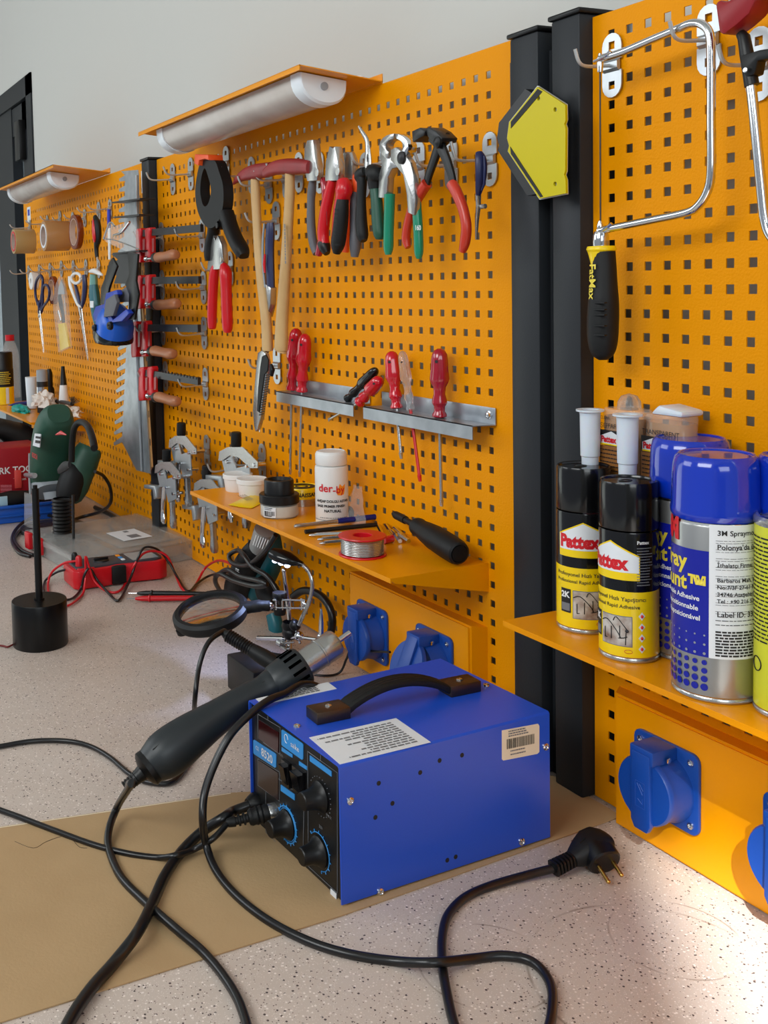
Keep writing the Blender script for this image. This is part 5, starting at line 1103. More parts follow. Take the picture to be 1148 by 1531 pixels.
# =================================================================== CABLES
def cable(name, pts, r, label, m='cable', parent=None, cat='cable', sm=7):
    g = G(); g.tube(pts, r, 12, sm=sm); o = ob(name, g, m, parent)
    if parent is None: tag(o, label, cat)
    return o
def bz(a, b, z=.004): return B(a, b, z)
cable('gun_cable', [GR, W(196, 1172, GR.y-.012), B(176, 1205, .022), B(163, 1240, .010), bz(163, 1270), bz(180, 1310), bz(213, 1345), bz(262, 1388, .008), bz(305, 1425), bz(340, 1468), bz(362, 1510), bz(372, 1560), bz(360, 1640)], .0042, 'black cable running from the hot air gun across the brown board to the bottom edge')
cable('air_hose', [HOSE0, HOSE0-E2*.02+E1*-.003+V((0, 0, -.004)), B(335, 1222, .030), B(300, 1245, .012), bz(270, 1275, .006), bz(246, 1310, .006), bz(228, 1350, .006), bz(205, 1395, .0145), bz(170, 1440, .006), bz(135, 1480, .006), bz(105, 1525, .006), bz(70, 1600, .006)], .0055, 'thick black air hose from the station crossing under the gun cable')
g = G(); ird = -E2; i0 = IR0+E2*.004
g.lathe([(0, 0), (.0088, 0), (.0092, .003), (.0085, .006), (.0095, .008), (.0085, .011), (.0095, .013), (.0085, .016), (.0090, .019), (.0075, .022), (.0045, .023), (.0045, .0255), (.0062, .026), (.0062, .028), (.0043, .0285), (.0043, .031), (.0060, .0315), (.0060, .0335), (.0042, .034), (.0042, .0365), (.0055, .037), (.0055, .039), (.0045, .045), (.003, .047), (0, .047)], i0, (ird*.93+E1*-.30+V((0, 0, -.16))).normalized(), 24); o = ob('iron_plug', g, 'blackmatt', st)
i1 = i0+(ird*.93+E1*-.30+V((0, 0, -.16))).normalized()*.045
irt = D(334, 946, -.12)
cable('iron_cable', [i1, B(318, 1254, .022), B(290, 1270, .008), bz(262, 1279, .0115), bz(235, 1282), bz(190, 1276), bz(140, 1263), bz(85, 1243), bz(30, 1222), bz(-40, 1195), bz(-95, 1160), bz(-60, 1128), bz(0, 1116), bz(50, 1108), bz(100, 1108), bz(135, 1116), bz(165, 1133), bz(195, 1158), bz(225, 1170), bz(262, 1166), bz(292, 1120), B(291, 1085, .010), D(291, 1050, -.085), D(298, 995, -.095), D(312, 960, -.105), irt+V((0, 0, .002)), irt], .0032, 'thin black cable looping off the left edge to the soldering iron')
cable('power_cable', [V((.036, -.10, .004)), V((.040, -.14, .03)), V((.040, -.22, .09)), V((.044, -.275, .128)), TP(455, 1022, .0065), TP(428, 1036, .006), TP(402, 1047, .006), W(376, 1066, -.392), W(345, 1098, -.42), W(322, 1140, -.44), W(306, 1185, -.455), W(303, 1225, -.462), B(308, 1262, .016), bz(322, 1300, .006), bz(352, 1338), bz(400, 1376), bz(460, 1407), bz(520, 1426), bz(590, 1437), bz(650, 1439, .0125), bz(710, 1433), bz(755, 1429), bz(795, 1438), bz(820, 1465), bz(826, 1500), bz(815, 1550), bz(770, 1600), bz(712, 1590), bz(682, 1540), bz(668, 1485), bz(661, 1440), bz(661, 1400), bz(670, 1368), bz(695, 1342), bz(735, 1324), B(790, 1308, .006), B(828, 1298, .009)], .0042, 'thick black power cable curling over the front bench to the black plug')
# plug
pd = (B(880, 1272, .016)-B(828, 1298, .009)).normalized(); p0 = B(826, 1299, .0095)
t = thing('mains_plug', B(880, 1300, 0), 'black angled mains plug with brass pins lying on the bench by the socket', 'plug')
up_ = V((0, 0, 1)); sd = pd.cross(up_).normalized(); up2 = sd.cross(pd)
g = G()
for k in range(6): g.loft([p0+pd*(.001+k*.0042), p0+pd*(.0034+k*.0042)], [(.0076-.0002*k, .0070)]*2, up_, 12, sq=4)
g.loft([p0, p0+pd*.026], [.0045, .0048], up_, 12); ob('strain_relief', g, 'black', t)
g = G(); q = p0+pd*.025; g.loft([q, q+pd*.006, q+pd*.014+up2*.002, q+pd*.026+up2*.004, q+pd*.036+up2*.003, q+pd*.042+up2*.001, q+pd*.045], [(.0075, .0065), (.0105, .0085), (.0135, .0105), (.0175, .0125), (.0185, .0125), (.015, .011), (.009, .008)], up_, 20, sq=3); bd = ob('plug_body', g, 'blackmatt', t)
pin_d = (B(925, 1322, .006)-B(903, 1288, .016)).normalized(); q2 = q+pd*.029+up2*.003
g = G(); g.lathe([(.0165, .004), (.0175, .010), (.0172, .020), (.0155, .0215), (0, .0215)], q2, pin_d, 28, wob=lambda s, z: 1-.10*abs(cos(2*pi*s))**6); ob('plug_face', g, 'black', bd)
for s in (-.0085, .0085): g = G(); g.tube([q2+pin_d*.021+pd*s, q2+pin_d*.038+pd*s], .0021, 12); g.ball(q2+pin_d*.038+pd*s, .0021); ob('pin', g, 'brass', t)
g = G(); 
for k in range(2): g.tube([q+pd*(.012+.01*k)+up2*.0125, q+pd*(.020+.006*k)+up2*.0155], .0008, 6)
ob('moulding_mark', g, 'black', bd)

# =================================================================== SOLDERING IRON in its stand
t = thing('soldering_iron', D(400, 990, -.10), 'black soldering iron pointing down behind the hot air gun', 'soldering iron')
a_, b_ = irt, D(458, 1022, -.03)
g = G(); d_ = (b_-a_); nn = [0, .06, .15, .30, .38, .5, .7, .85, 1]; rr = [.0045, .0075, .0080, .0078, .0092, .0105, .0098, .0088, .0075]
g.loft([a_+d_*s for s in nn], rr, (0, 0, 1), 18); h = ob('iron_grip', g, 'blackmatt', t)
g = G()
for k in range(11): s = .05+k*.028; g.lathe([(.0078, 0), (.0090, .0015), (.0078, .003)], a_+d_*s, d_.normalized(), 16)
for k in range(9): s = .42+k*.04; g.ball(a_+d_*s+V((0, 0, .0085)), .0022, (1, 1, 1), 8)
ob('grip_ring', g, 'black', h)
g = G(); q = B(377, 1010, .03); g.box((q.x-.045, q.y-.02, .0), (q.x+.045, q.y+.03, .052), .003); tag(ob('stand_base', g, 'panelblack'), 'black box shaped stand behind the hot air gun, left of the station', 'stand')

# =================================================================== HELPING HAND with magnifier
hbp = V((-.338, -.118, 0)); t = thing('magnifier_stand', hbp, 'helping hand stand with round magnifier, clips and a small lit lamp', 'magnifier')
g = G(); g.lathe([(0, 0), (.032, 0), (.033, .003), (.030, .010), (.012, .014), (0, .014)], hbp, n=32); ob('stand_foot', g, 'panelblack', t)
r0 = V((hbp.x, hbp.y, .012)); r2 = W(425, 853, -.124); r1 = W(434, 935, -.120)
g = G(); g.tube([r0, W(432, 975, -.119), r1, r2], .0038, 12); g.ball(r2, .0044); ob('stand_rod', g, 'chrome', t)
g = G(); j = W(434, 946, -.121); g.ball(j, .013, (1, 1, .9)); g.ball(W(441, 935, -.124), .009); g.lathe([(.012, -.006), (.014, 0), (.012, .007)], W(434, 936, -.12), (0, 0, 1), 20); ob('clamp_joint', g, 'black', t)
g = G(); g.tube([W(386, 954, -.125), W(425, 955, -.124)], .0040, 12); g.tube([W(425, 955, -.124), W(445, 952, -.124), W(487, 958, -.124)], .0026, 12); g.ball(W(447, 951, -.126), .0075); g.tube([W(440, 934, -.124), W(449, 962, -.126)], .0022, 8); ob('cross_arm', g, 'chrome', t)
g = G(); g.lathe([(0, -.006), (.006, -.006), (.006, .006), (0, .006)], W(420, 962, -.127), (1, 0, 0), 12); g.tube([W(413, 963, -.127), W(440, 960, -.127)], .0016, 8); g.box(W(424, 966, -.128)-V((.005, .004, .004)), W(430, 972, -.128)+V((.004, .004, .002)), .001); ob('wing_screw', g, 'steel', t)
g = G(); a_ = W(480, 952, -.124); b_ = W(480, 910, -.122); g.loft([a_, a_*.5+b_*.5, b_], [(.0045, .0035), (.005, .003), (.002, .0015)], (0, 1, 0), 10); g.ball(a_, .006); ob('alligator_clip', g, 'chrome', t)
# magnifier head
mc = B(314, 913, .105); tl = radians(7)
mn = V((.35*sin(tl)*2.2, -sin(tl)*2.2*.93, cos(tl))).normalized(); mu = V((1, 0, 0)); mu = (mu-mn*mu.dot(mn)).normalized(); mv = mn.cross(mu)
rl_ = .0500
g = G(); k_ = 64
prof = [(rl_-.0035, .003), (rl_-.002, .006), (rl_+.004, .0055), (rl_+.0085, .001), (rl_+.0085, -.008), (rl_+.005, -.013), (rl_-.002, -.0135), (rl_-.003, -.006)]
rings = [g.ring([mc+(mu*cos(2*pi*i/k_)+mv*sin(2*pi*i/k_))*r+mn*z for i in range(k_)]) for r, z in prof]
for a, b in zip(rings, rings[1:]+rings[:1]): g.bridge(a, b)
hr = ob('lens_ring', g, 'blackmatt', t)
g = G(); g.lathe([(0, .0035), (rl_*.5, .003), (rl_-.0025, .001), (rl_-.0025, -.001), (rl_*.5, -.003), (0, -.0035)], mc, mn, 48); ob('lens', g, 'glass', t)
e_ = W(404, 906, -.165); s_ = mc+(e_-mc)*.50
s_ = mc + ((e_-mc)-mn*(e_-mc).dot(mn)).normalized()*(rl_+.002)
g = G(); g.loft(smooth([s_-(e_-s_)*.08+V((0, 0, -.003)), s_*.75+e_*.25+V((0, 0, -.002)), s_*.4+e_*.6, s_*.1+e_*.9, e_], 3), [(.013, .009)]*3+[(.0105, .0085)]*4+[(.0085, .0075)]*4+[(.007, .0065)]*2, (0, 0, 1), 16, sq=2.6); ob('lens_arm', g, 'blackmatt', t)
g = G(); q = mc+mv*-(rl_)+mn*-.014; g.lathe([(0, -.004), (.009, -.003), (.010, .004), (0, .005)], q, mn, 16); ob('ring_stud', g, 'black', hr)
g = G(); bx = W(418, 904, -.142); c1_, c2_ = W(408, 903, -.158), W(456, 903, -.118)
for dz in (-.006, .006): g.tube([c1_+V((0, 0, dz)), c2_+V((0, 0, dz))], .0017, 8)
for s in (.1, .3, .55, .9): q = c1_+(c2_-c1_)*s; g.tube([q+V((0, 0, -.009)), q+V((0, 0, .009))], .0016, 8)
g.ball(e_, .006); g.ball(c2_, .005); ob('double_clamp', g, 'chrome', t)
g = G(); q = W(418, 901, -.146); g.lathe([(0, .006), (.0105, .006), (.011, .009), (.011, .014), (.010, .016), (0, .016)], q, n=24, wob=lambda s, z: 1-.06*cos(2*pi*12*s)); ob('clamp_knob', g, 'black', t)
g = G(); g.lathe([(0, -.018), (.009, -.018), (.010, -.010), (.009, -.006), (0, -.006)], q, n=24); ob('clamp_knob', g, 'black', t)
# goose neck lamp
gn = [W(447, 934, -.124), W(454, 918, -.121), W(462, 900, -.117), W(467, 875, -.115), W(462, 855, -.117), W(453, 845, -.122), W(446, 840, -.126)]
g = G(); pts = smooth(gn, 10); g.tube(pts, [.0029 if i % 2 else .0034 for i in range(len(pts))], 10); ob('goose_neck', g, 'steel', t)
g = G(); h0, h1 = W(450, 843, -.124), W(405, 826, -.150); dh = h1-h0
g.loft([h0-dh*.05, h0+dh*.1, h0+dh*.2, h0+dh*.45, h0+dh*.75, h0+dh*.95, h1], [(.004, .004), (.0055, .005), (.009, .007), (.0145, .010), (.0155, .010), (.011, .008), (.004, .004)], (0, 0, 1), 18); lh = ob('lamp_head', g, 'blackgloss', t)
for s in (.40, .60, .80):
    g = G(); q = h0+dh*s+V((.003, -.0045, -.0082)); g.ball(q, .0048, (1, 1, .7)); ob('led', g, 'led', lh)
ll = bpy.data.lights.new('goose_lamp', 'SPOT'); ll.energy = 1.3; ll.color = (.42, .55, 1); ll.spot_size = radians(95); ll.spot_blend = .6; ll.shadow_soft_size = .008
lo = bpy.data.objects.new('goose_lamp', ll); C.objects.link(lo); lo.location = h0+dh*.6+V((.003, -.005, -.016)); lo.rotation_euler = (V(W(392, 912, -.17))-lo.location).to_track_quat('-Z', 'Y').to_euler()

# =================================================================== FAR LEFT PEGBOARD
HG2 = 'small zinc hooks on the far left pegboard'
for i, (a, b) in enumerate(((46, 340), (72, 334), (91, 328), (110, 330), (128, 326), (149, 316), (166, 312))):
    hook(a, b, (.07 if i < 2 else .062), 'upper row hook on the far pegboard, ' + ('holding the beige tape roll', 'left of the brown tape roll', 'right of the brown tape roll', 'holding the thin amber tape roll', 'empty, between amber tape and red knife', 'holding the red and black knife', 'behind the blue brush')[i], HG2, .01, .05)
for i, (a, b) in enumerate(((44, 408), (60, 407), (76, 405), (93, 402), (111, 402), (130, 401), (149, 402))):
    hook(a, b, .066, 'lower row hook on the far pegboard, ' + ('nearest the window', 'behind the blue scissors', 'behind the brown roll', 'holding the blister pack', 'behind the white ringed shears', 'behind the teal bottle', 'beside the notched plate')[i], HG2, .01, .05)
def roll(px, py, rp, y0, y1, m, label, hub='cardboard', inner=.62, cat='tape'):
    p = W(px, py, y1); r = rp/ppm(p); t = thing('tape_roll', p, label, cat); L = y0-y1; ax = (0, 1, 0)
    g = G(); g.lathe([(r*inner*1.04, 0), (r*.985, 0), (r, .0015), (r, L-.0015), (r*.985, L), (r*inner*1.04, L)], p, ax, 44); ob('tape_winding', g, m, t)
    g = G(); g.lathe([(r*inner, -.0006), (r*inner*1.05, -.0006), (r*inner*1.05, L+.0006), (r*inner, L+.0006), (r*inner, -.0006)], p, ax, 44); c_ = ob('cardboard_core', g, hub, t)
    return t, p, r
t, p, r = roll(20, 361, 18.5, -.045, -.108, 'tape2', 'beige packing tape roll, leftmost on the far pegboard')
g = G(); g.lathe([(r*.66, -.0009), (r*.82, -.0009), (r*.82, -.0002)], p, (0, 1, 0), 40); ob('printed_ring', g, 'inkred', t)
t, p, r = roll(65, 353, 22.5, -.035, -.105, 'tape', 'brown packing tape roll, the bigger one beside the amber roll')
g = G(); g.lathe([(r*.66, -.0009), (r*.80, -.0009), (r*.80, -.0002)], p, (0, 1, 0), 40); ob('printed_ring', g, 'label', t)
roll(110, 347, 26, -.058, -.072, 'amber', 'thin roll of dark amber tape on the far pegboard', 'cardboard', .74)
roll(46, 420, 13, -.03, -.05, 'white', 'small white roll in the lower row nearest the window', 'white', .3)
roll(77, 434, 21, -.03, -.042, 'amber', 'brown roll hanging behind the blue scissors', 'cardboard', .72)
# scissors
y = -.055; t = thing('scissors', W(58, 470, y), 'scissors with dark blue handles, blades pointing down, on the far pegboard', 'scissors')
g = G(); wtube(g, [(63, 465), (57, 455), (53, 440), (54, 422), (60, 412), (64, 418), (63, 435), (61, 452)], y, .0042, 8); wtube(g, [(61, 466), (64, 452), (64, 438), (66, 427), (71, 427), (74, 436), (72, 448), (65, 458), (61, 468)], y, .004, 8); wl(g, [(60, 450, 4), (59, 468, 2.5)], y); ob('scissor_handle', g, 'navy', t)
g = G(); wl(g, [(57.5, 465, 2.4), (60, 485, 2.2), (65, 528, .5)], y, .5); wl(g, [(59.5, 465, 2.4), (62, 485, 1.8), (66, 526, .4)], y-.004, .5); g.ball(W(58.5, 473, y-.005), .004); ob('scissor_blade', g, 'steel', t)
t = thing('fabric_shears', W(118, 460, y), 'navy and white shears with a round white ring, blades pointing down', 'scissors')
g = G(); wtube(g, [(114+7*cos(a), 416-7.5*sin(a)) for a in [2*pi*k/12 for k in range(13)]], y-.004, .0042, 8, 2); wl(g, sm3([(104, 413, 3), (105, 425, 3.4), (110, 440, 3), (116, 455, 2.4), (121, 459, 1.5)]), y-.004, .8); ob('white_grip', g, 'white', t)
g = G(); wl(g, sm3([(126, 411, 5), (127, 430, 5.5), (125, 448, 5), (121, 462, 2.5)]), y, .7); wl(g, sm3([(112, 425, 3), (116, 440, 4), (120, 458, 2.6)]), y, .7); ob('scissor_handle', g, 'navy', t)
g = G(); wl(g, [(117, 455, 2.6), (121, 475, 2.6), (131, 539, .5)], y, .5); wl(g, [(122, 462, 2.4), (124, 480, 2.2), (132, 537, .4)], y-.004, .5); g.ball(W(121, 477, y-.006), .004); ob('scissor_blade', g, 'steel', t)
# blister pack
t = thing('blister_pack', W(96, 470, y), 'clear blister pack with black and yellow contents between the two scissors', 'blister pack')
g = G(); wplate(g, [(88, 425), (93, 413), (98, 425), (103, 450), (108, 520), (92, 527), (84, 460)], y-.004, .010, bev=.001); ob('blister', g, 'film', t)
g = G(); wplate(g, [(89, 430), (93, 418), (97, 430), (98, 440), (88, 440)], y, .003); ob('backing_card', g, 'lightgrey', t)
g = G(); wl(g, [(89, 442, 6), (91, 455, 7), (94, 470, 5), (95, 482, 6)], y, .4); ob('contents', g, 'darksteel', t)
g = G(); wplate(g, [(90, 484), (99, 483), (106, 518), (93, 524)], y-.003, .006); ob('yellow_insert', g, 'yellow', t)
g = G(); wl(g, [(87, 465, 2.6), (91, 480, 2.6)], y-.006, .3); wl(g, [(96, 442, 1), (98, 470, 1)], y-.006, .3); ob('chrome_tool', g, 'chrome', t)
# teal bottle pack
t = thing('glue_bottle', W(142, 445, y), 'teal bottle with white cap in clear packaging beside the blue face shield', 'bottle')
g = G(); wl(g, sm3([(140, 426, 8), (141, 440, 10), (144, 465, 10), (147, 484, 8)]), y, .8); ob('bottle_body', g, 'teal', t)
g = G(); wl(g, [(140, 410, 7), (140, 427, 8)], y, .8); ob('bottle_neck', g, mat('pale_teal', (110, 160, 150), .3), t)
g = G(); wl(g, sm3([(134, 406, 2), (141, 405, 4), (149, 409, 3), (153, 411, 1.5)]), y-.01); ob('bottle_cap', g, 'white', t)
g = G(); wplate(g, [(135, 450), (140, 450), (140, 460), (135, 460)], y-.022, .001); ob('label', g, 'label', t)
# red and black knife
t = thing('pruning_knife', W(144, 350, y), 'red and black handled knife hanging in the upper row', 'knife')
g = G(); wl(g, sm3([(142, 324, 4), (145, 335, 7), (146, 355, 7), (144, 370, 4.5), (145, 384, 3.5)]), y, .8); ob('handle', g, 'blackmatt', t)
g = G(); wl(g, sm3([(139, 328, 1.5), (140, 340, 4.5), (141, 355, 4.5), (141, 362, 2)]), y-.009, .6); ob('red_inlay', g, 'red', t)
g = G(); wl(g, [(145, 383, 2.4), (146, 405, 2)], y, .3); ob('blade', g, 'steel', t)
# blue brush
t = thing('paint_brush', W(163, 350, y), 'blue and white brush hanging beside the notched plate', 'brush')
g = G(); wl(g, [(163, 313, 4), (163, 342, 4)], y, .7); ob('brush_handle', g, 'inkblue', t)
g = G(); wl(g, [(163.5, 341, 3.6), (164, 365, 3.6), (164, 388, 3)], y, .7); ob('bristles', g, 'white', t)
# notched steel plate
y = -.05
def teeth(x_top, x_bot, y0, y1, n, xr0, xr1, dep, drop=0):
    pts = []
    for i in range(n):
        a0 = y0+(y1-y0)*i/n; st_ = (y1-y0)/n; f_ = (a0-y0)/(y1-y0); xl = x_top+(x_bot-x_top)*f_
        pts += [(xl+dep, a0), (xl, a0+st_*.35+drop), (xl+1, a0+st_*.62+drop), (xl+dep, a0+st_*.55)]
    return pts+[(xr1, y1), (xr0, y0)]
t = thing('notched_plate', W(200, 480, y), 'tall galvanised plate with a row of slanted teeth beside the red clamps', 'notched rack')
g = G(); wplate(g, [(182, 256), (207, 254)]+[(208, 262), (209, 400)]+teeth(179, 177, 262, 400, 9, 209, 209, 9)[:-2][::-1], y, .002); ob('upper_plate', g, 'galv', t)
g = G(); wplate(g, [(207, 400), (226, 708), (205, 703)]+teeth(182, 170, 400, 668, 17, 0, 0, 13, 4)[:-2][::-1], y, .002); ob('lower_plate', g, 'galv', t)
g = G(); q0, q1 = W(207, 400, y), W(226, 708, y)
for px0, px1 in (((204, 262), (205, 400)), ((199, 402), (212, 704))): wtube(g, [px0, px1], y-.004, .0028, 6, 2)
ob('folded_rib', g, 'zinc', t)
for (a, b, c_, d_) in ((167, 302, 209, 296), (169, 324, 208, 320), (168, 378, 208, 374)):
    g = G(); A_, B_ = W(a, b, -.085), W(c_, d_, -.085); A2, B2 = V((A_.x, -.05, A_.z)), V((B_.x, -.05, B_.z)); g.plate([A_, B_, B2, A2], (0, 0, -.003)); ob('cross_shelf', g, 'darksteel', t)
g = G(); wplate(g, [(168, 380), (186, 378), (207, 376), (207, 424), (172, 424), (176, 412), (170, 408), (178, 400), (169, 394), (178, 388)], -.058, .003); ob('dark_bracket', g, 'darksteel', t)
t_ = None
g = G(); wplate(g, [(207, 292), (210, 292), (219, 540), (229, 698), (225, 704), (221, 640), (213, 540)], -.046, .004); o = ob('folding_rule', g, 'wood'); tag(o, 'thin wooden rule hanging vertically between the notched plate and the red clamps', 'ruler')
g = G()
for k in range(9): wl(g, [(209+k*1.9, 320+k*42, 1.2), (209.6+k*1.9, 330+k*42, 1.2)], -.0495, .3)
ob('printed_mark', g, 'ink', o)
# face shield
y = -.12; t = thing('face_shield', W(175, 480, y), 'glossy blue head shield with black straps and rim hanging on the far pegboard', 'face shield')
g = G(); P_ = []
cc = W(172, 492, -.09); S0 = ppm(cc)
def shell(g, zr, th=0):
    rings = []
    for z_, r_, sx in zr:
        rings.append([V((cc.x+ (r_*1.0)*cos(a), cc.y-r_*.85*sin(a), cc.z+z_+sx*cos(a))) for a in [pi*1.08*k/22-pi*.04 for k in range(23)]])
    R_ = [g.ring(r) for r in rings]
    for a, b in zip(R_, R_[1:]): g.bridge(a, b, close=False)
g = G(); wl(g, [(176, 464, 14), (175, 467, 24), (174, 473, 30), (173, 481, 33.5), (171, 490, 34.5), (170, 500, 34.5), (170, 502, 33)], -.125, .78, 32, sq=2.4); ob('shell', g, 'blue', t)
g = G(); wl(g, [(170, 496, 35.5), (169.5, 501, 36.5), (169, 507, 36), (169, 512, 33), (169, 513, 28)], -.125, .78, 32, sq=2.4); ob('rim', g, 'blackgloss', t)
g = G(); wplate(g, [(146, 470), (150, 458), (163, 454), (166, 438), (182, 433), (184, 440), (172, 450), (172, 468), (176, 478), (196, 462), (201, 468), (190, 480), (160, 484), (148, 480)], -.145, .012, bev=.002); ob('head_band', g, mat('deep_blue_band', (24, 58, 170), .35), t)
g = G(); wplate(g, [(163, 448), (176, 440), (180, 452), (174, 472), (160, 474)], -.155, .008, bev=.001); wplate(g, [(180, 438), (200, 424), (204, 450), (184, 452)], -.13, .008, bev=.001); ob('grey_bracket', g, 'grey', t)
g = G(); wplate(g, [(171, 385), (178, 398), (166, 430), (162, 455), (153, 455), (154, 430), (160, 415), (166, 392)], -.135, .005, bev=.001); wplate(g, [(194, 376), (209, 380), (206, 420), (210, 440), (204, 478), (195, 478), (196, 440), (190, 425), (196, 410)], -.135, .005, bev=.001); ob('strap', g, 'black', t)
g = G()
for a, b, s in ((143, 490, 5), (166, 487, 6)): g.lathe([(s/S0*1, 0), (s/S0*.9, .006), (s/S0*.4, .007), (0, .004)], W(a, b, -.165), (.3, -1, 0), 18)
ob('dial_knob', g, 'black', t)
g = G(); wplate(g, [(155, 355), (163, 333), (172, 338), (196, 331), (207, 345), (208, 372), (190, 376), (160, 362)], -.11, .002); ob('clear_visor', g, 'film', t)
g = G(); wtube(g, [(155, 357), (164, 333), (171, 338)], -.112, .0022); wtube(g, [(170, 352), (182, 347), (194, 332)], -.112, .0030); wtube(g, [(155, 357), (175, 360), (208, 373)], -.112, .0014); ob('visor_edge', g, 'chrome', t)

# =================================================================== FAR LEFT SHELF
def onL(a, b): return B(a, b, SZ)
def lathed(name, parts, p, label, cat, n=28):
    t = thing(name, p, label, cat)
    for nm, prof, m in parts: g = G(); g.lathe(prof, p, n=n); ob(nm, g, m, t)
    return t
def sc(px_, p): return px_/ppm(p)
p = onL(8, 604); p.y = -.115; r = .034
lathed('spray_can', [('can_body', [(0, 0), (r, .001), (r, .058)], 'yellow'), ('can_body', [(r*1.001, .058), (r*1.001, .115)], 'blackmatt'), ('cap', [(r*.99, .115), (r*.97, .117), (r*.96, .166), (r*.9, .170), (0, .170)], 'black')], p, 'black and yellow spray can on the far left shelf', 'spray can')
g = G(); f_ = cyl(p, r, .0008, .1); lines_of_print(g, f_, -.02, .03, .065, .108, 7, .0025); ob('small_print', g, 'inkyellow', bpy.data.objects['spray_can']); g = G(); patch(g, f_, .004, .014, .004, .056); ob('label_strip', g, 'label', bpy.data.objects['spray_can'])
p = W(18, 598, -.05); p.z = SZ; r = .030
lathed('plastic_bottle', [('bottle_body', [(0, 0), (r, .003), (r, .14), (r*.96, .16), (r*.6, .192), (r*.42, .20)], 'film'), ('bottle_cap', [(r*.5, .198), (r*.52, .199), (r*.52, .218), (0, .219)], 'red')], p, 'clear plastic bottle with red cap behind the spray can on the far shelf', 'bottle')
def tubeup(name, a, b, ptop, hw, y, parts, label, cat):
    p = W(a, b, y); p.z = SZ; q = W(a, ptop, y); H = q.z-SZ; r = sc(hw, p); t = thing(name, p, label, cat)
    for nm, prof, m in parts: g = G(); g.lathe([(r*x, H*z) for x, z in prof], p, n=24); ob(nm, g, m, t)
    return t
tubeup('cream_tube', 48, 603, 564, 9, -.07, [('tube_body', [(0, 0), (.8, .02), (.85, .1), (1, .98), (1, 1), (0, 1)], 'whitegloss')], 'upright white squeeze tube on the far left shelf', 'tube')
tubeup('aerosol', 64, 600, 552, 8.5, -.07, [('can_body', [(0, 0), (1, .02), (1, .72)], 'darksteel'), ('can_print', [(1.01, .25), (1.01, .6)], 'chrome'), ('cap', [(1, .72), (.98, .74), (.95, .98), (0, 1)], 'lightgrey')], 'small aerosol with grey cap beside the white tube', 'spray can')
tubeup('dark_bottle', 75, 600, 552, 7, -.03, [('bottle_body', [(0, 0), (1, .02), (1, .5), (.8, .56)], 'blackmatt'), ('nozzle_cap', [(.7, .55), (.7, .9), (.4, 1), (0, 1)], 'black')], 'dark bottle with pointed cap behind the aerosol', 'bottle')
tubeup('glue_bottle', 96, 608, 548, 8, -.04, [('bottle_body', [(0, 0), (1, .02), (.95, .35), (.7, .62), (.62, .64)], 'white'), ('nozzle_cap', [(.66, .63), (.6, .66), (.32, 1), (0, 1)], 'black')], 'white glue bottle with tall black nozzle on the far shelf', 'bottle')
t = thing('paste_tube', onL(28, 604), 'dark blue paste tube lying on the front of the far shelf', 'tube')
A_, B_ = B(14, 606, SZ+.008), B(42, 603, SZ+.008); g = G(); g.loft([A_, A_*.6+B_*.4, B_], [(.012, .001), (.011, .007), (.008, .008)], (0, 0, 1), 14); ob('tube_body', g, mat('dark_blue_tube', (20, 58, 140), .35), t)
g = G(); g.loft([B_, B_+(B_-A_)*.15], [.006, .006], (0, 0, 1), 12); ob('tube_cap', g, 'white', t)
def crumple(name, c_, sx, sy, sz, m, label, cat, seed, n=26, amp=.35):
    random.seed(seed); g = G(); gg = bmesh.new(); bmesh.ops.create_icosphere(gg, subdivisions=4, radius=1)
    for v in gg.verts:
        d = v.co.normalized(); k = 1+amp*noise.noise(d*2.1+V((seed, 0, 0)))+amp*.6*noise.noise(d*5+V((0, seed, 0))); v.co = V((d.x*sx*k, d.y*sy*k, max(-.25, d.z)*sz*k+sz*.25)) + c_
    g.add(gg); o = ob(name, g, m, sm=60); return tag(o, label, cat)
crumple('rubber_glove', onL(28, 615)+V((0, .005, 0)), .075, .022, .016, 'tealglove', 'crumpled teal glove on the front edge of the far shelf', 'glove', 3)
crumple('cotton_rag', W(66, 606, -.085), .062, .030, .030, 'cloth', 'crumpled off-white rag in front of the aerosol on the far shelf', 'rag', 8, amp=.5)
crumple('cotton_rag', W(102, 619, -.07), .070, .028, .016, 'cloth', 'flat off-white rag at the right end of the far shelf', 'rag', 12, amp=.5)
g = G(); q = onL(62, 616); g.box((q.x-.012, q.y-.010, SZ+.001), (q.x+.012, q.y+.010, SZ+.020), .003); tag(ob('screw_cap', g, 'red'), 'small red cap by the rag on the far shelf', 'cap')
t = thing('wire_brush', onL(110, 606), 'small dark wire brush with spread bristles on the far shelf', 'brush')
g = G(); q = V((onL(96, 606).x, -.05, SZ+.03)); q2 = W(108, 604, -.05); g.loft([q, q2], [.008, .006], (0, 0, 1), 10); ob('brush_handle', g, 'darksteel', t)
g = G()
for k in range(9): g.tube([q2, W(104+k*1.8, 590+abs(k-4)*1.0+k*.8, -.05-.004*(k % 3))], .0012, 5)
ob('bristles', g, 'bronze', t)

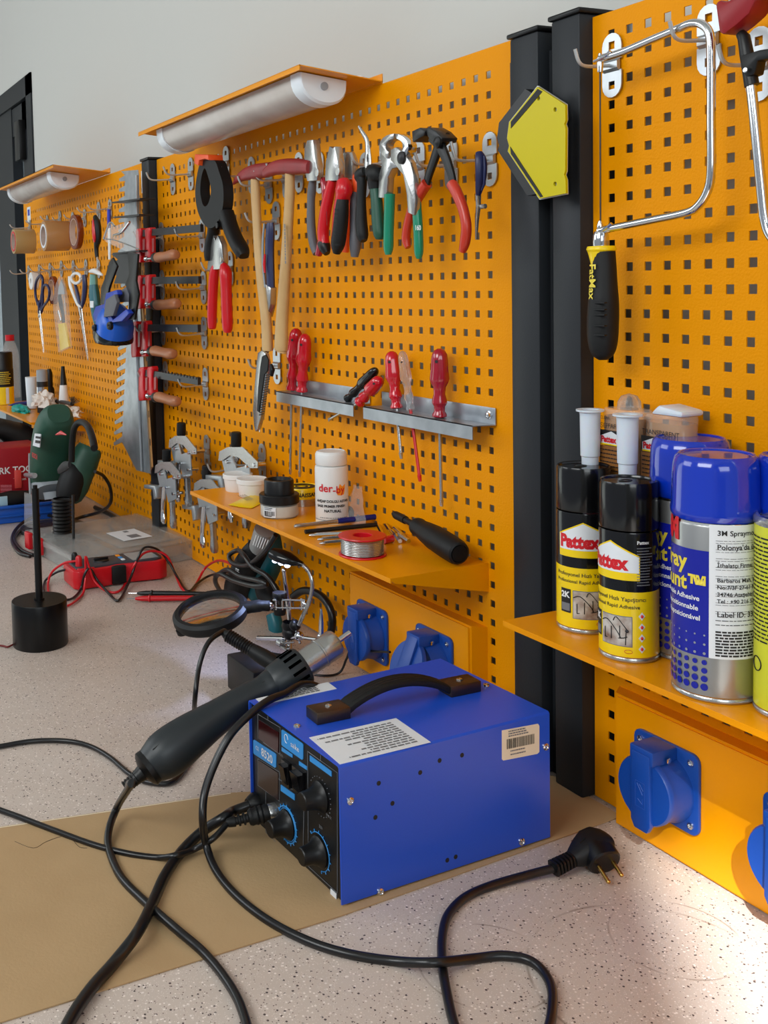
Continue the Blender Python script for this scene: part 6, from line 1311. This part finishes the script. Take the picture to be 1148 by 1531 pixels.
# =================================================================== BACK LEFT BENCH
# blue tray with things, red case
t = thing('storage_tray', V((-1.72, -.22, 0)), 'blue plastic tray at the far left of the bench under the red case', 'tray')
g = G(); g.box((-1.87, -.33, .001), (-1.572, -.11, .004)); 
for a, b in (((-1.576, -.33), (-1.57, -.11)), ((-1.87, -.33), (-1.864, -.11)), ((-1.87, -.335), (-1.57, -.329)), ((-1.87, -.112), (-1.57, -.106))): g.box((a[0], a[1], .001), (b[0], b[1], .044), .001)
g.box((-1.875, -.34, .040), (-1.566, -.333, .046)); g.box((-1.572, -.34, .040), (-1.562, -.10, .047), .001); g.box((-1.566, -.335, .018), (-1.564, -.11, .024)); ob('tray_body', g, 'bluetray', t)
X0 = -1.64
t = thing('tool_case', V((X0-.06, -.22, .006)), 'dark red plastic case with white lettering standing in the blue tray', 'tool case')
za, zb_ = D(30, 752, X0).z, D(30, 668, X0).z; ya, yb = -.42, D(62, 700, X0).y
g = G(); g.box((X0-.12, ya, .006), (X0, yb, zb_), .006); cs = ob('case_shell', g, 'redcase', t)
fx = lambda a, c: V((X0+.0008, ya+a, c))
f2_ = lambda off, z_: (lambda a, c: V((X0+.001, off+a, z_+c)))
writing('lettering', 'WORK TOOLS', .024, f2_(D(-16, 705, X0).y-.02, D(0, 709, X0).z), 'inkwhite', cs, .02)
writing('lettering', 'Tool set', .010, f2_(D(20, 715, X0).y, D(20, 719, X0).z), 'inkwhite', cs)
g = G()
for i in range(4):
    for j in range(5): q = D(3+i*4.2, 727+j*5.2, X0+.001); g.box((X0, q.y-.0035, q.z-.0035), (X0+.0012, q.y+.0035, q.z+.0035))
ob('printed_grid', g, mat('pink_print', (190, 90, 100), .5), cs)
g = G(); q = D(28, 718, X0); q2 = D(33, 705, X0); g.box((X0, q.y-.012, q.z-.02), (X0+.008, q.y+.006, q.z+.028), .002); ob('case_latch', g, mat('salmon_latch', (214, 70, 62), .4), t)
t = thing('marker_tin', V((-1.60, -.26, .005)), 'dark pouch with a pale label lying in the blue tray before the red case', 'pouch')
g = G(); A_, B_ = D(-8, 752, -1.60), D(45, 742, -1.60); g.loft([A_, A_*.5+B_*.5, B_], [(.020, .022), (.022, .024), (.012, .016)], (0, 0, 1), 14); ob('pouch_body', g, 'blackmatt', t)
g = G(); q = D(0, 750, -1.575); g.box((-1.580, q.y-.05, q.z-.012), (-1.576, q.y+.02, q.z+.012), .001); ob('label', g, mat('pale_blue_label', (170, 205, 220), .4), t)
# black folded chair / stool back beyond the bench under the far shelf
t = thing('stool', V((-1.95, -.30, .04)), 'black moulded plastic seat shape behind the red case under the far shelf', 'seat')
g = G(); g.loft([D(-30, 642, -1.9), D(0, 640, -1.9), D(28, 652, -1.9), D(50, 668, -1.9), D(62, 684, -1.9)], [(.020, .05), (.028, .06), (.040, .07), (.046, .07), (.03, .05)], (1, 0, 0), 18, sq=3); ob('seat_shell', g, 'blackmatt', t)
g = G(); A_ = D(-20, 668, -1.86); B_ = D(60, 690, -1.86); g.loft([A_, A_*.5+B_*.5, B_], [(.014, .05)]*3, (1, 0, 0), 12, sq=4); g.loft([D(20, 655, -1.87), D(14, 672, -1.87)], [(.012, .02)]*2, (1, 0, 0), 10); ob('seat_frame', g, 'black', t)
g = G(); g.box((-2.34, -.30, .0), (-2.22, -.10, .17), .004); tag(ob('storage_bin', g, 'lightgrey'), 'grey bin at the far end of the bench beneath the far shelf', 'bin')

# trim router
y = -.195; t = thing('trim_router', V((W(80, 790, y).x, y, 0)), 'dark green plunge router with black bellows and side grip at the back of the bench', 'router')
g = G(); wl(g, sm3([(88, 618, 15), (86, 623, 21), (82, 638, 25), (78, 660, 26), (75, 690, 26), (72, 712, 25), (72, 722, 24)]), y, 1.15, 26, sq=2.6); bd = ob('motor_housing', g, 'olivegreen', t)
g = G(); wl(g, [(72, 717, 25.5), (74, 726, 25), (76, 735, 23)], y, 1.1, 24, sq=2.6); wl(g, [(78, 735, 14), (79, 746, 12)], y, 1, 20); ob('lower_collar', g, 'lightgrey', t)
for cx_, y_ in ((64, y+.02), (92, y-.035)):
    g = G(); q = W(cx_, 745, y_); r_ = .0235; H = q.z-.014; g.lathe([(r_*(1 if k % 2 else .86), .014+H*k/26) for k in range(27)], V((q.x, q.y, 0)), n=24); ob('bellows', g, 'black', t)
g = G(); q = W(80, 785, y); g.lathe([(0, 0), (.082, 0), (.084, .004), (.082, .010), (.03, .013), (0, .013)], V((q.x+.0, y, 0.0005)), n=40); g.tube([W(109, 740, y-.03), V((W(109, 785, y-.03).x, y-.03, .01))], .0032, 8); ob('base_plate', g, 'darksteel', t)
g = G(); P_ = [D(a, b, q.x+.07) for a, b in ((135, 668), (129, 682), (120, 704), (111, 728), (104, 750))]; g.loft(smooth(P_, 3), [(.030, .026), (.034, .030), (.036, .032), (.036, .032), (.036, .034), (.036, .034), (.036, .034), (.036, .034), (.035, .034), (.034, .034), (.032, .03), (.028, .026), (.018, .016)], (0, 0, 1), 20, sq=2.6); gp = ob('side_grip', g, 'olivegreen', t)
g = G(); P2 = [D(a, b, q.x+.078) for a, b in ((119, 694), (111, 710), (104, 730), (100, 750))]; g.loft(smooth(P2, 3), [(.012, .014), (.022, .022), (.028, .027), (.031, .030), (.032, .031), (.032, .031), (.032, .031), (.031, .030), (.028, .027), (.018, .018)], (0, 0, 1), 18, sq=2.6); ob('soft_grip', g, 'blackmatt', gp)
g = G(); wl(g, sm3([(88, 704, 5), (96, 698, 8), (104, 695, 5)]), y-.055, .5); ob('vent_panel', g, 'ink', bd)
g = G(); wl(g, [(83, 650, .8), (91, 647, 3.2), (99, 650, .8)], y-.072, .5); ob('red_button', g, 'red', bd)
g = G(); wplate(g, [(53, 648), (62, 649), (60, 669), (50, 666)], y-.052, .002); o = ob('type_label', g, 'label', bd)
g = G(); wplate(g, [(54, 652), (61, 653), (60.5, 656), (53.5, 655)], y-.0545, .001); wplate(g, [(53.5, 658), (60.5, 659), (60, 663), (53, 662)], y-.0545, .001); ob('printed_text', g, 'ink', o)
writing('lettering', 'BOSCH', .017, lambda a, c: W(48, 683, y-.056)+V((a*.9, 0, c)), 'inkred', bd, .02)
g = G(); wplate(g, [(38, 736), (56, 742), (56, 790), (38, 788)], y-.06, .003); ob('clear_guard', g, 'film', t)
g = G(); wtube(g, [(44, 678), (44, 710), (45, 738)], y-.05, .003); wl(g, [(38, 710, 3), (48, 711, 4.5), (52, 711, 4)], y-.05); ob('clamp_rod', g, 'zinc', t)
g = G(); wtube(g, [(107, 690), (108, 660), (112, 638), (121, 631), (131, 637, y-.03), (138, 655, y-.05), (141, 670, y-.06)], y+.01, .0075, 12, 6); ob('cord_guard', g, 'blackmatt', t)
cable('router_cord', [W(142, 705, -.12), W(155, 712, -.09), W(165, 730, -.07), W(165, 752, -.06), W(150, 765, -.06), B(125, 772, .004), B(100, 778, .006), B(70, 770, .010), B(45, 775, .012), B(25, 790, .006), B(18, 808, .004), B(28, 826, .004), B(45, 832, .004)], .0042, 'black cord of the green router looping along the pegboard and around to the left')
cable('cord_loop', [B(112, 793, .006), B(90, 787, .008), B(60, 784, .010), B(35, 790, .008), B(22, 806, .004), B(32, 822, .004), B(50, 830, .004)], .0042, 'inner black cord loop on the bench left of the clear organiser')
cable('black_cable', [V((-1.62, -.03, .006)), V((-1.5, -.02, .005)), V((-1.38, -.03, .006)), V((-1.27, -.028, .005)), V((-1.2, -.04, .006))], .006, 'black cord lying along the foot of the far pegboard')

# clear organiser
oc = V((-1.292, -.298, 0)); u_ = V((.992, .125, 0)); v_ = V((-.125, .992, 0)); MO = Matrix(((u_.x, v_.x, 0, oc.x), (u_.y, v_.y, 0, oc.y), (0, 0, 1, 0), (0, 0, 0, 1)))
t = thing('parts_organizer', oc+u_*.16+v_*.15, 'clear plastic organiser box with red latches lying on the bench behind the multimeter', 'organiser')
def oo(name, g, m, lab=None): bmesh.ops.transform(g.b, matrix=MO, verts=g.b.verts); return ob(name, g, m, t)
OW, OD_, OH = .315, .285, .040
g = G(); g.box((0, 0, .001), (OW, OD_, .004))
for a, b in (((0, 0), (OW, .003)), ((0, OD_-.003), (OW, OD_)), ((0, 0), (.003, OD_)), ((OW-.003, 0), (OW, OD_))): g.box((a[0], a[1], .001), (b[0], b[1], OH))
for k in (1, 2, 3): g.box((OW*k/4, .003, .004), (OW*k/4+.002, OD_-.003, OH-.006))
for k in (1, 2): g.box((.003, OD_*k/3, .004), (OW-.003, OD_*k/3+.002, OH-.006))
oo('box_base', g, 'cleargrey')
g = G(); g.box((-.003, -.003, OH), (OW+.003, OD_+.003, OH+.003), .001); g.box((.12, .10, OH+.003), (.29, .25, OH+.006), .001); g.box((-.004, -.006, OH-.012), (OW+.004, 0, OH), .001); oo('box_lid', g, 'cleargrey')
g = G(); g.box((.155, .13, OH+.0065), (.245, .20, OH+.0072)); cd_ = oo('paper_card', g, 'label')
g = G(); g.box((.205, .155, OH+.0073), (.232, .180, OH+.0077)); g.box((.165, .165, OH+.0073), (.178, .176, OH+.0077)); oo('printed_mark', g, 'inkgrey')
random.seed(4); g = G()
for k in range(9): x, y_ = .02+random.random()*.11, .02+random.random()*.24; g.box((x, y_, .005), (x+.03, y_+.02, .02), .002)
oo('stored_parts', g, 'grey')
g = G(); g.box((.13, .10, .005), (.29, .25, .03), .004); oo('stored_parts', g, 'tape')
for x in (.02, .085):
    g = G(); g.box((x+.0, -.014, .008), (x+.028, -.004, OH+.006), .002); oo('latch', g, 'red')
# multimeter
mm_ = V((-.945, -.20, 0)); t = thing('multimeter', mm_, 'red and dark grey multimeter with test leads plugged in, lying on the bench', 'multimeter')
x0, x1, ya, yb = -.988, -.900, -.300, -.098
g = G(); out_ = [(x0, ya+.006), (x0+.008, ya), (x1-.008, ya), (x1, ya+.008), (x1, ya+.07), (x1-.007, ya+.092), (x1-.004, ya+.112), (x1+.006, yb-.022), (x1-.004, yb-.004), (x1-.02, yb), (x0+.02, yb), (x0-.004, yb-.006), (x0-.006, yb-.022), (x0+.004, ya+.112), (x0+.007, ya+.09), (x0, ya+.07)]
g.plate([V((a, b, .002)) for a, b in out_], (0, 0, .038), bev=.004); hl = ob('holster', g, 'red', t)
g = G(); ii = [(mm_.x+(a-mm_.x)*.80, mm_.y+(b-mm_.y)*.92) for a, b in out_]; g.plate([V((a, b, .034)) for a, b in ii], (0, 0, .0095), bev=.002); fc = ob('face', g, mat('slate_plastic', (56, 58, 66), .45), t)
g = G(); g.box((x1-.012, ya+.078, .004), (x1+.003, ya+.108, .0395), .002); ob('waist_grip', g, 'blackmatt', t)
g = G(); g.box((x0+.014, ya+.128, .0432), (x1-.014, yb-.018, .0440)); ob('display', g, mat('lcd_grey', (150, 160, 165), .2), fc)
g = G(); g.lathe([(.017, .0), (.016, .003), (.006, .004), (0, .004)], V((mm_.x, ya+.07, .043)), n=24); g.box((mm_.x-.003, ya+.055, .045), (mm_.x+.003, ya+.085, .0505), .001); ob('range_dial', g, 'black', fc)
for i, m_ in enumerate(('inkorange', 'printblue', 'label')): g = G(); g.box((x0+.018+i*.017, ya+.108, .0432), (x0+.030+i*.017, ya+.116, .0452), .001); ob('button', g, m_, fc)
g = G(); g.box((x0+.006, ya+.010, .036), (x1-.006, ya+.045, .0425), .002); ob('red_panel', g, 'red', fc)
for i, m_ in enumerate(('black', 'red')): g = G(); g.lathe([(0, 0), (.007, 0), (.0065, .018), (.004, .022), (0, .022)], V((mm_.x-.012+i*.03, ya+.018, .042)), n=16); ob('lead_plug', g, m_, t)
zt = .064
cable('red_test_lead', [V((mm_.x+.018, ya+.018, zt)), D(116, 838, -.93), D(96, 842, -.95), D(78, 855, -.97), B(72, 872, .004), B(74, 890, .004), B(85, 904, .004), B(100, 906, .004), B(115, 897, .004), B(125, 885, .005), D(128, 860, -.895), D(128, 832, -.893), D(134, 850, -.893), D(142, 870, -.89), B(160, 884, .004), B(178, 884, .004), B(190, 868, .005), D(200, 846, -.893), D(214, 828, -.90), D(232, 824, -.905), D(250, 832, -.90), B(262, 858, .01), B(272, 880, .004), B(285, 884, .003), B(296, 868, .004), W(308, 848, -.035), W(328, 838, -.04), W(350, 846, -.06), W(372, 862, -.08), B(360, 885, .004), B(330, 894, .005), B(300, 894, .006)], .0024, 'red test lead looping over the multimeter to the red probe', 'red', sm=6)
cable('black_test_lead', [V((mm_.x-.012, ya+.018, zt)), D(104, 848, -.96), D(84, 856, -.98), B(68, 868, .004), B(66, 885, .004), B(80, 896, .004), B(105, 896, .004), B(120, 882, .004), D(126, 860, -.893), D(134, 850, -.893), D(146, 868, -.89), B(165, 890, .004), B(176, 898, .004), B(186, 885, .004), D(196, 862, -.89), D(208, 830, -.893), D(218, 818, -.9), D(236, 822, -.905), D(252, 840, -.9), B(266, 864, .008), B(281, 884, .006), B(295, 872, .005), W(315, 860, -.03), W(340, 858, -.05), W(365, 868, -.08), B(350, 887, .005), B(310, 888, .006)], .0024, 'black test lead looping over the multimeter to the black probe', 'cable', sm=6)
for nm, a, b, c_, d_, m_, lb in (('red', 202, 895, 300, 894, 'red', 'red test probe lying on the bench, the nearer one'), ('black', 205, 887, 306, 888, 'cable', 'black test probe lying on the bench beside the red one')):
    A_, B_ = B(a, b, .007), B(c_, d_, .007); t = thing('test_probe', A_, lb, 'probe'); d_v = (B_-A_)
    g = G(); g.loft([A_, A_+d_v*.04, A_+d_v*.12, A_+d_v*.2, A_+d_v*.22, A_+d_v*.24, A_+d_v*.6, B_], [.0022, .0036, .005, .0052, .0072, .0052, .0052, .0045], (0, 0, 1), 14); ob('probe_grip', g, m_, t)
    g = G(); g.tube([A_, A_-d_v*.13], .0011, 8); ob('probe_tip', g, 'chrome', t)

# black cylinder base with thin rod
p = V((-.636, -.438, 0)); r = .0465; t = thing('rod_lamp', p, 'matt black cylinder base with a thin black rod at the left of the bench', 'lamp base')
g = G(); g.lathe([(0, 0), (r*.98, 0), (r, .0015), (r, .0745), (r*.985, .076), (0, .076)], p, n=64); ob('cylinder_base', g, mat('satin_black', (10, 10, 11), .3, spec=.3), t)
g = G(); zz = .076; top_ = V((p.x, p.y, .265)); g.tube([V((p.x+.001, p.y, .070)), top_], .0062, 16); g.tube([top_, top_+V((0, 0, .006))], .004, 12); g.lathe([(0, 0), (.009, 0), (.009, .003), (0, .003)], V((p.x, p.y, zz)), n=20); ob('rod', g, mat('satin_black_rod', (10, 10, 11), .4, spec=.3), t)
cable('lamp_wire', [p+V((-.046, -.012, .004)), B(15, 966, .003), B(0, 965, .003), B(-60, 958, .003)], .0016, 'thin dark red wire leaving the black cylinder base to the left', mat('dark_red_wire', (110, 24, 22), .4))

# teal power tool under the middle shelf
y = -.075; t = thing('hot_glue_tool', V((W(385, 880, y).x, y, 0)), 'teal and black power tool with grey nozzle end leaning under the middle shelf', 'power tool')
g = G(); wl(g, [(396, 792, 16), (392, 806, 16), (385, 822, 14), (380, 828, 11)], y, 1, 24); nz = ob('nozzle_shroud', g, mat('translucent_grey', (150, 150, 148), .3), t)
g = G()
for k in range(7): wl(g, [(383+k*3.6, 800+k*1.5, 1), (378+k*3.4, 815+k*1.5, .8)], y-.021, .3)
ob('shroud_rib', g, 'white', nz)
g = G(); wl(g, sm3([(386, 818, 15), (376, 835, 19), (364, 858, 20), (357, 874, 20), (353, 886, 18), (350, 893, 14)]), y, 1.0, 22, sq=2.6); bb = ob('barrel', g, 'blackmatt', t)
writing('lettering', 'FF', .016, lambda a, c: W(352, 858, y-.028)+V((a, 0, c)), 'inkwhite', bb, .02)
g = G(); wl(g, sm3([(408, 800, 12), (404, 822, 20), (398, 845, 22), (390, 866, 20), (384, 880, 19), (381, 888, 15)]), y+.03, .9, 20, sq=2.6); ob('tool_body', g, 'teal', t)
g = G(); wl(g, sm3([(392, 868, 14), (400, 885, 18), (406, 896, 16), (411, 903, 12)]), y+.012, 1, 18); ob('soft_grip', g, 'blackmatt', t)
g = G(); wl(g, sm3([(408, 918, 12), (412, 935, 13), (414, 950, 12), (416, 955, 8)]), y+.02, .8, 16, sq=2.6); ob('handle_end', g, 'teal', t)
cable('black_cable', [W(425, 905, -.05), W(450, 884, -.04), W(475, 888, -.035), W(491, 905, -.035), W(497, 930, -.035), W(490, 955, -.04), B(470, 975, .008), B(440, 985, .008), B(400, 980, .008)], .0065, 'thick black cord curving against the pegboard behind the magnifier stand')
cable('black_cable', [W(412, 800, -.11), W(395, 825, -.115), W(370, 845, -.115), W(348, 842, -.11), W(343, 830, -.105), W(356, 823, -.10), W(366, 832, -.115), W(378, 848, -.118), W(400, 862, -.115), W(415, 885, -.11), W(420, 905, -.105)], .0042, 'black cord looped around the teal power tool')
cable('black_cable', [W(322, 862, -.11), W(340, 852, -.115), W(360, 862, -.118), W(385, 868, -.118), W(398, 874, -.115), W(380, 876, -.12), W(350, 868, -.118), W(328, 858, -.115), W(322, 870, -.11), B(335, 893, .01)], .0045, 'coiled black cord at the foot of the teal power tool')
cable('thin_lead', [W(583, 975, -.05), W(545, 973, -.05), W(525, 972, -.055), W(518, 985, -.06), B(507, 1006, .004), B(480, 1010, .004), B(440, 1002, .004)], .0018, 'thin black wire running past the left blue socket down to the bench')
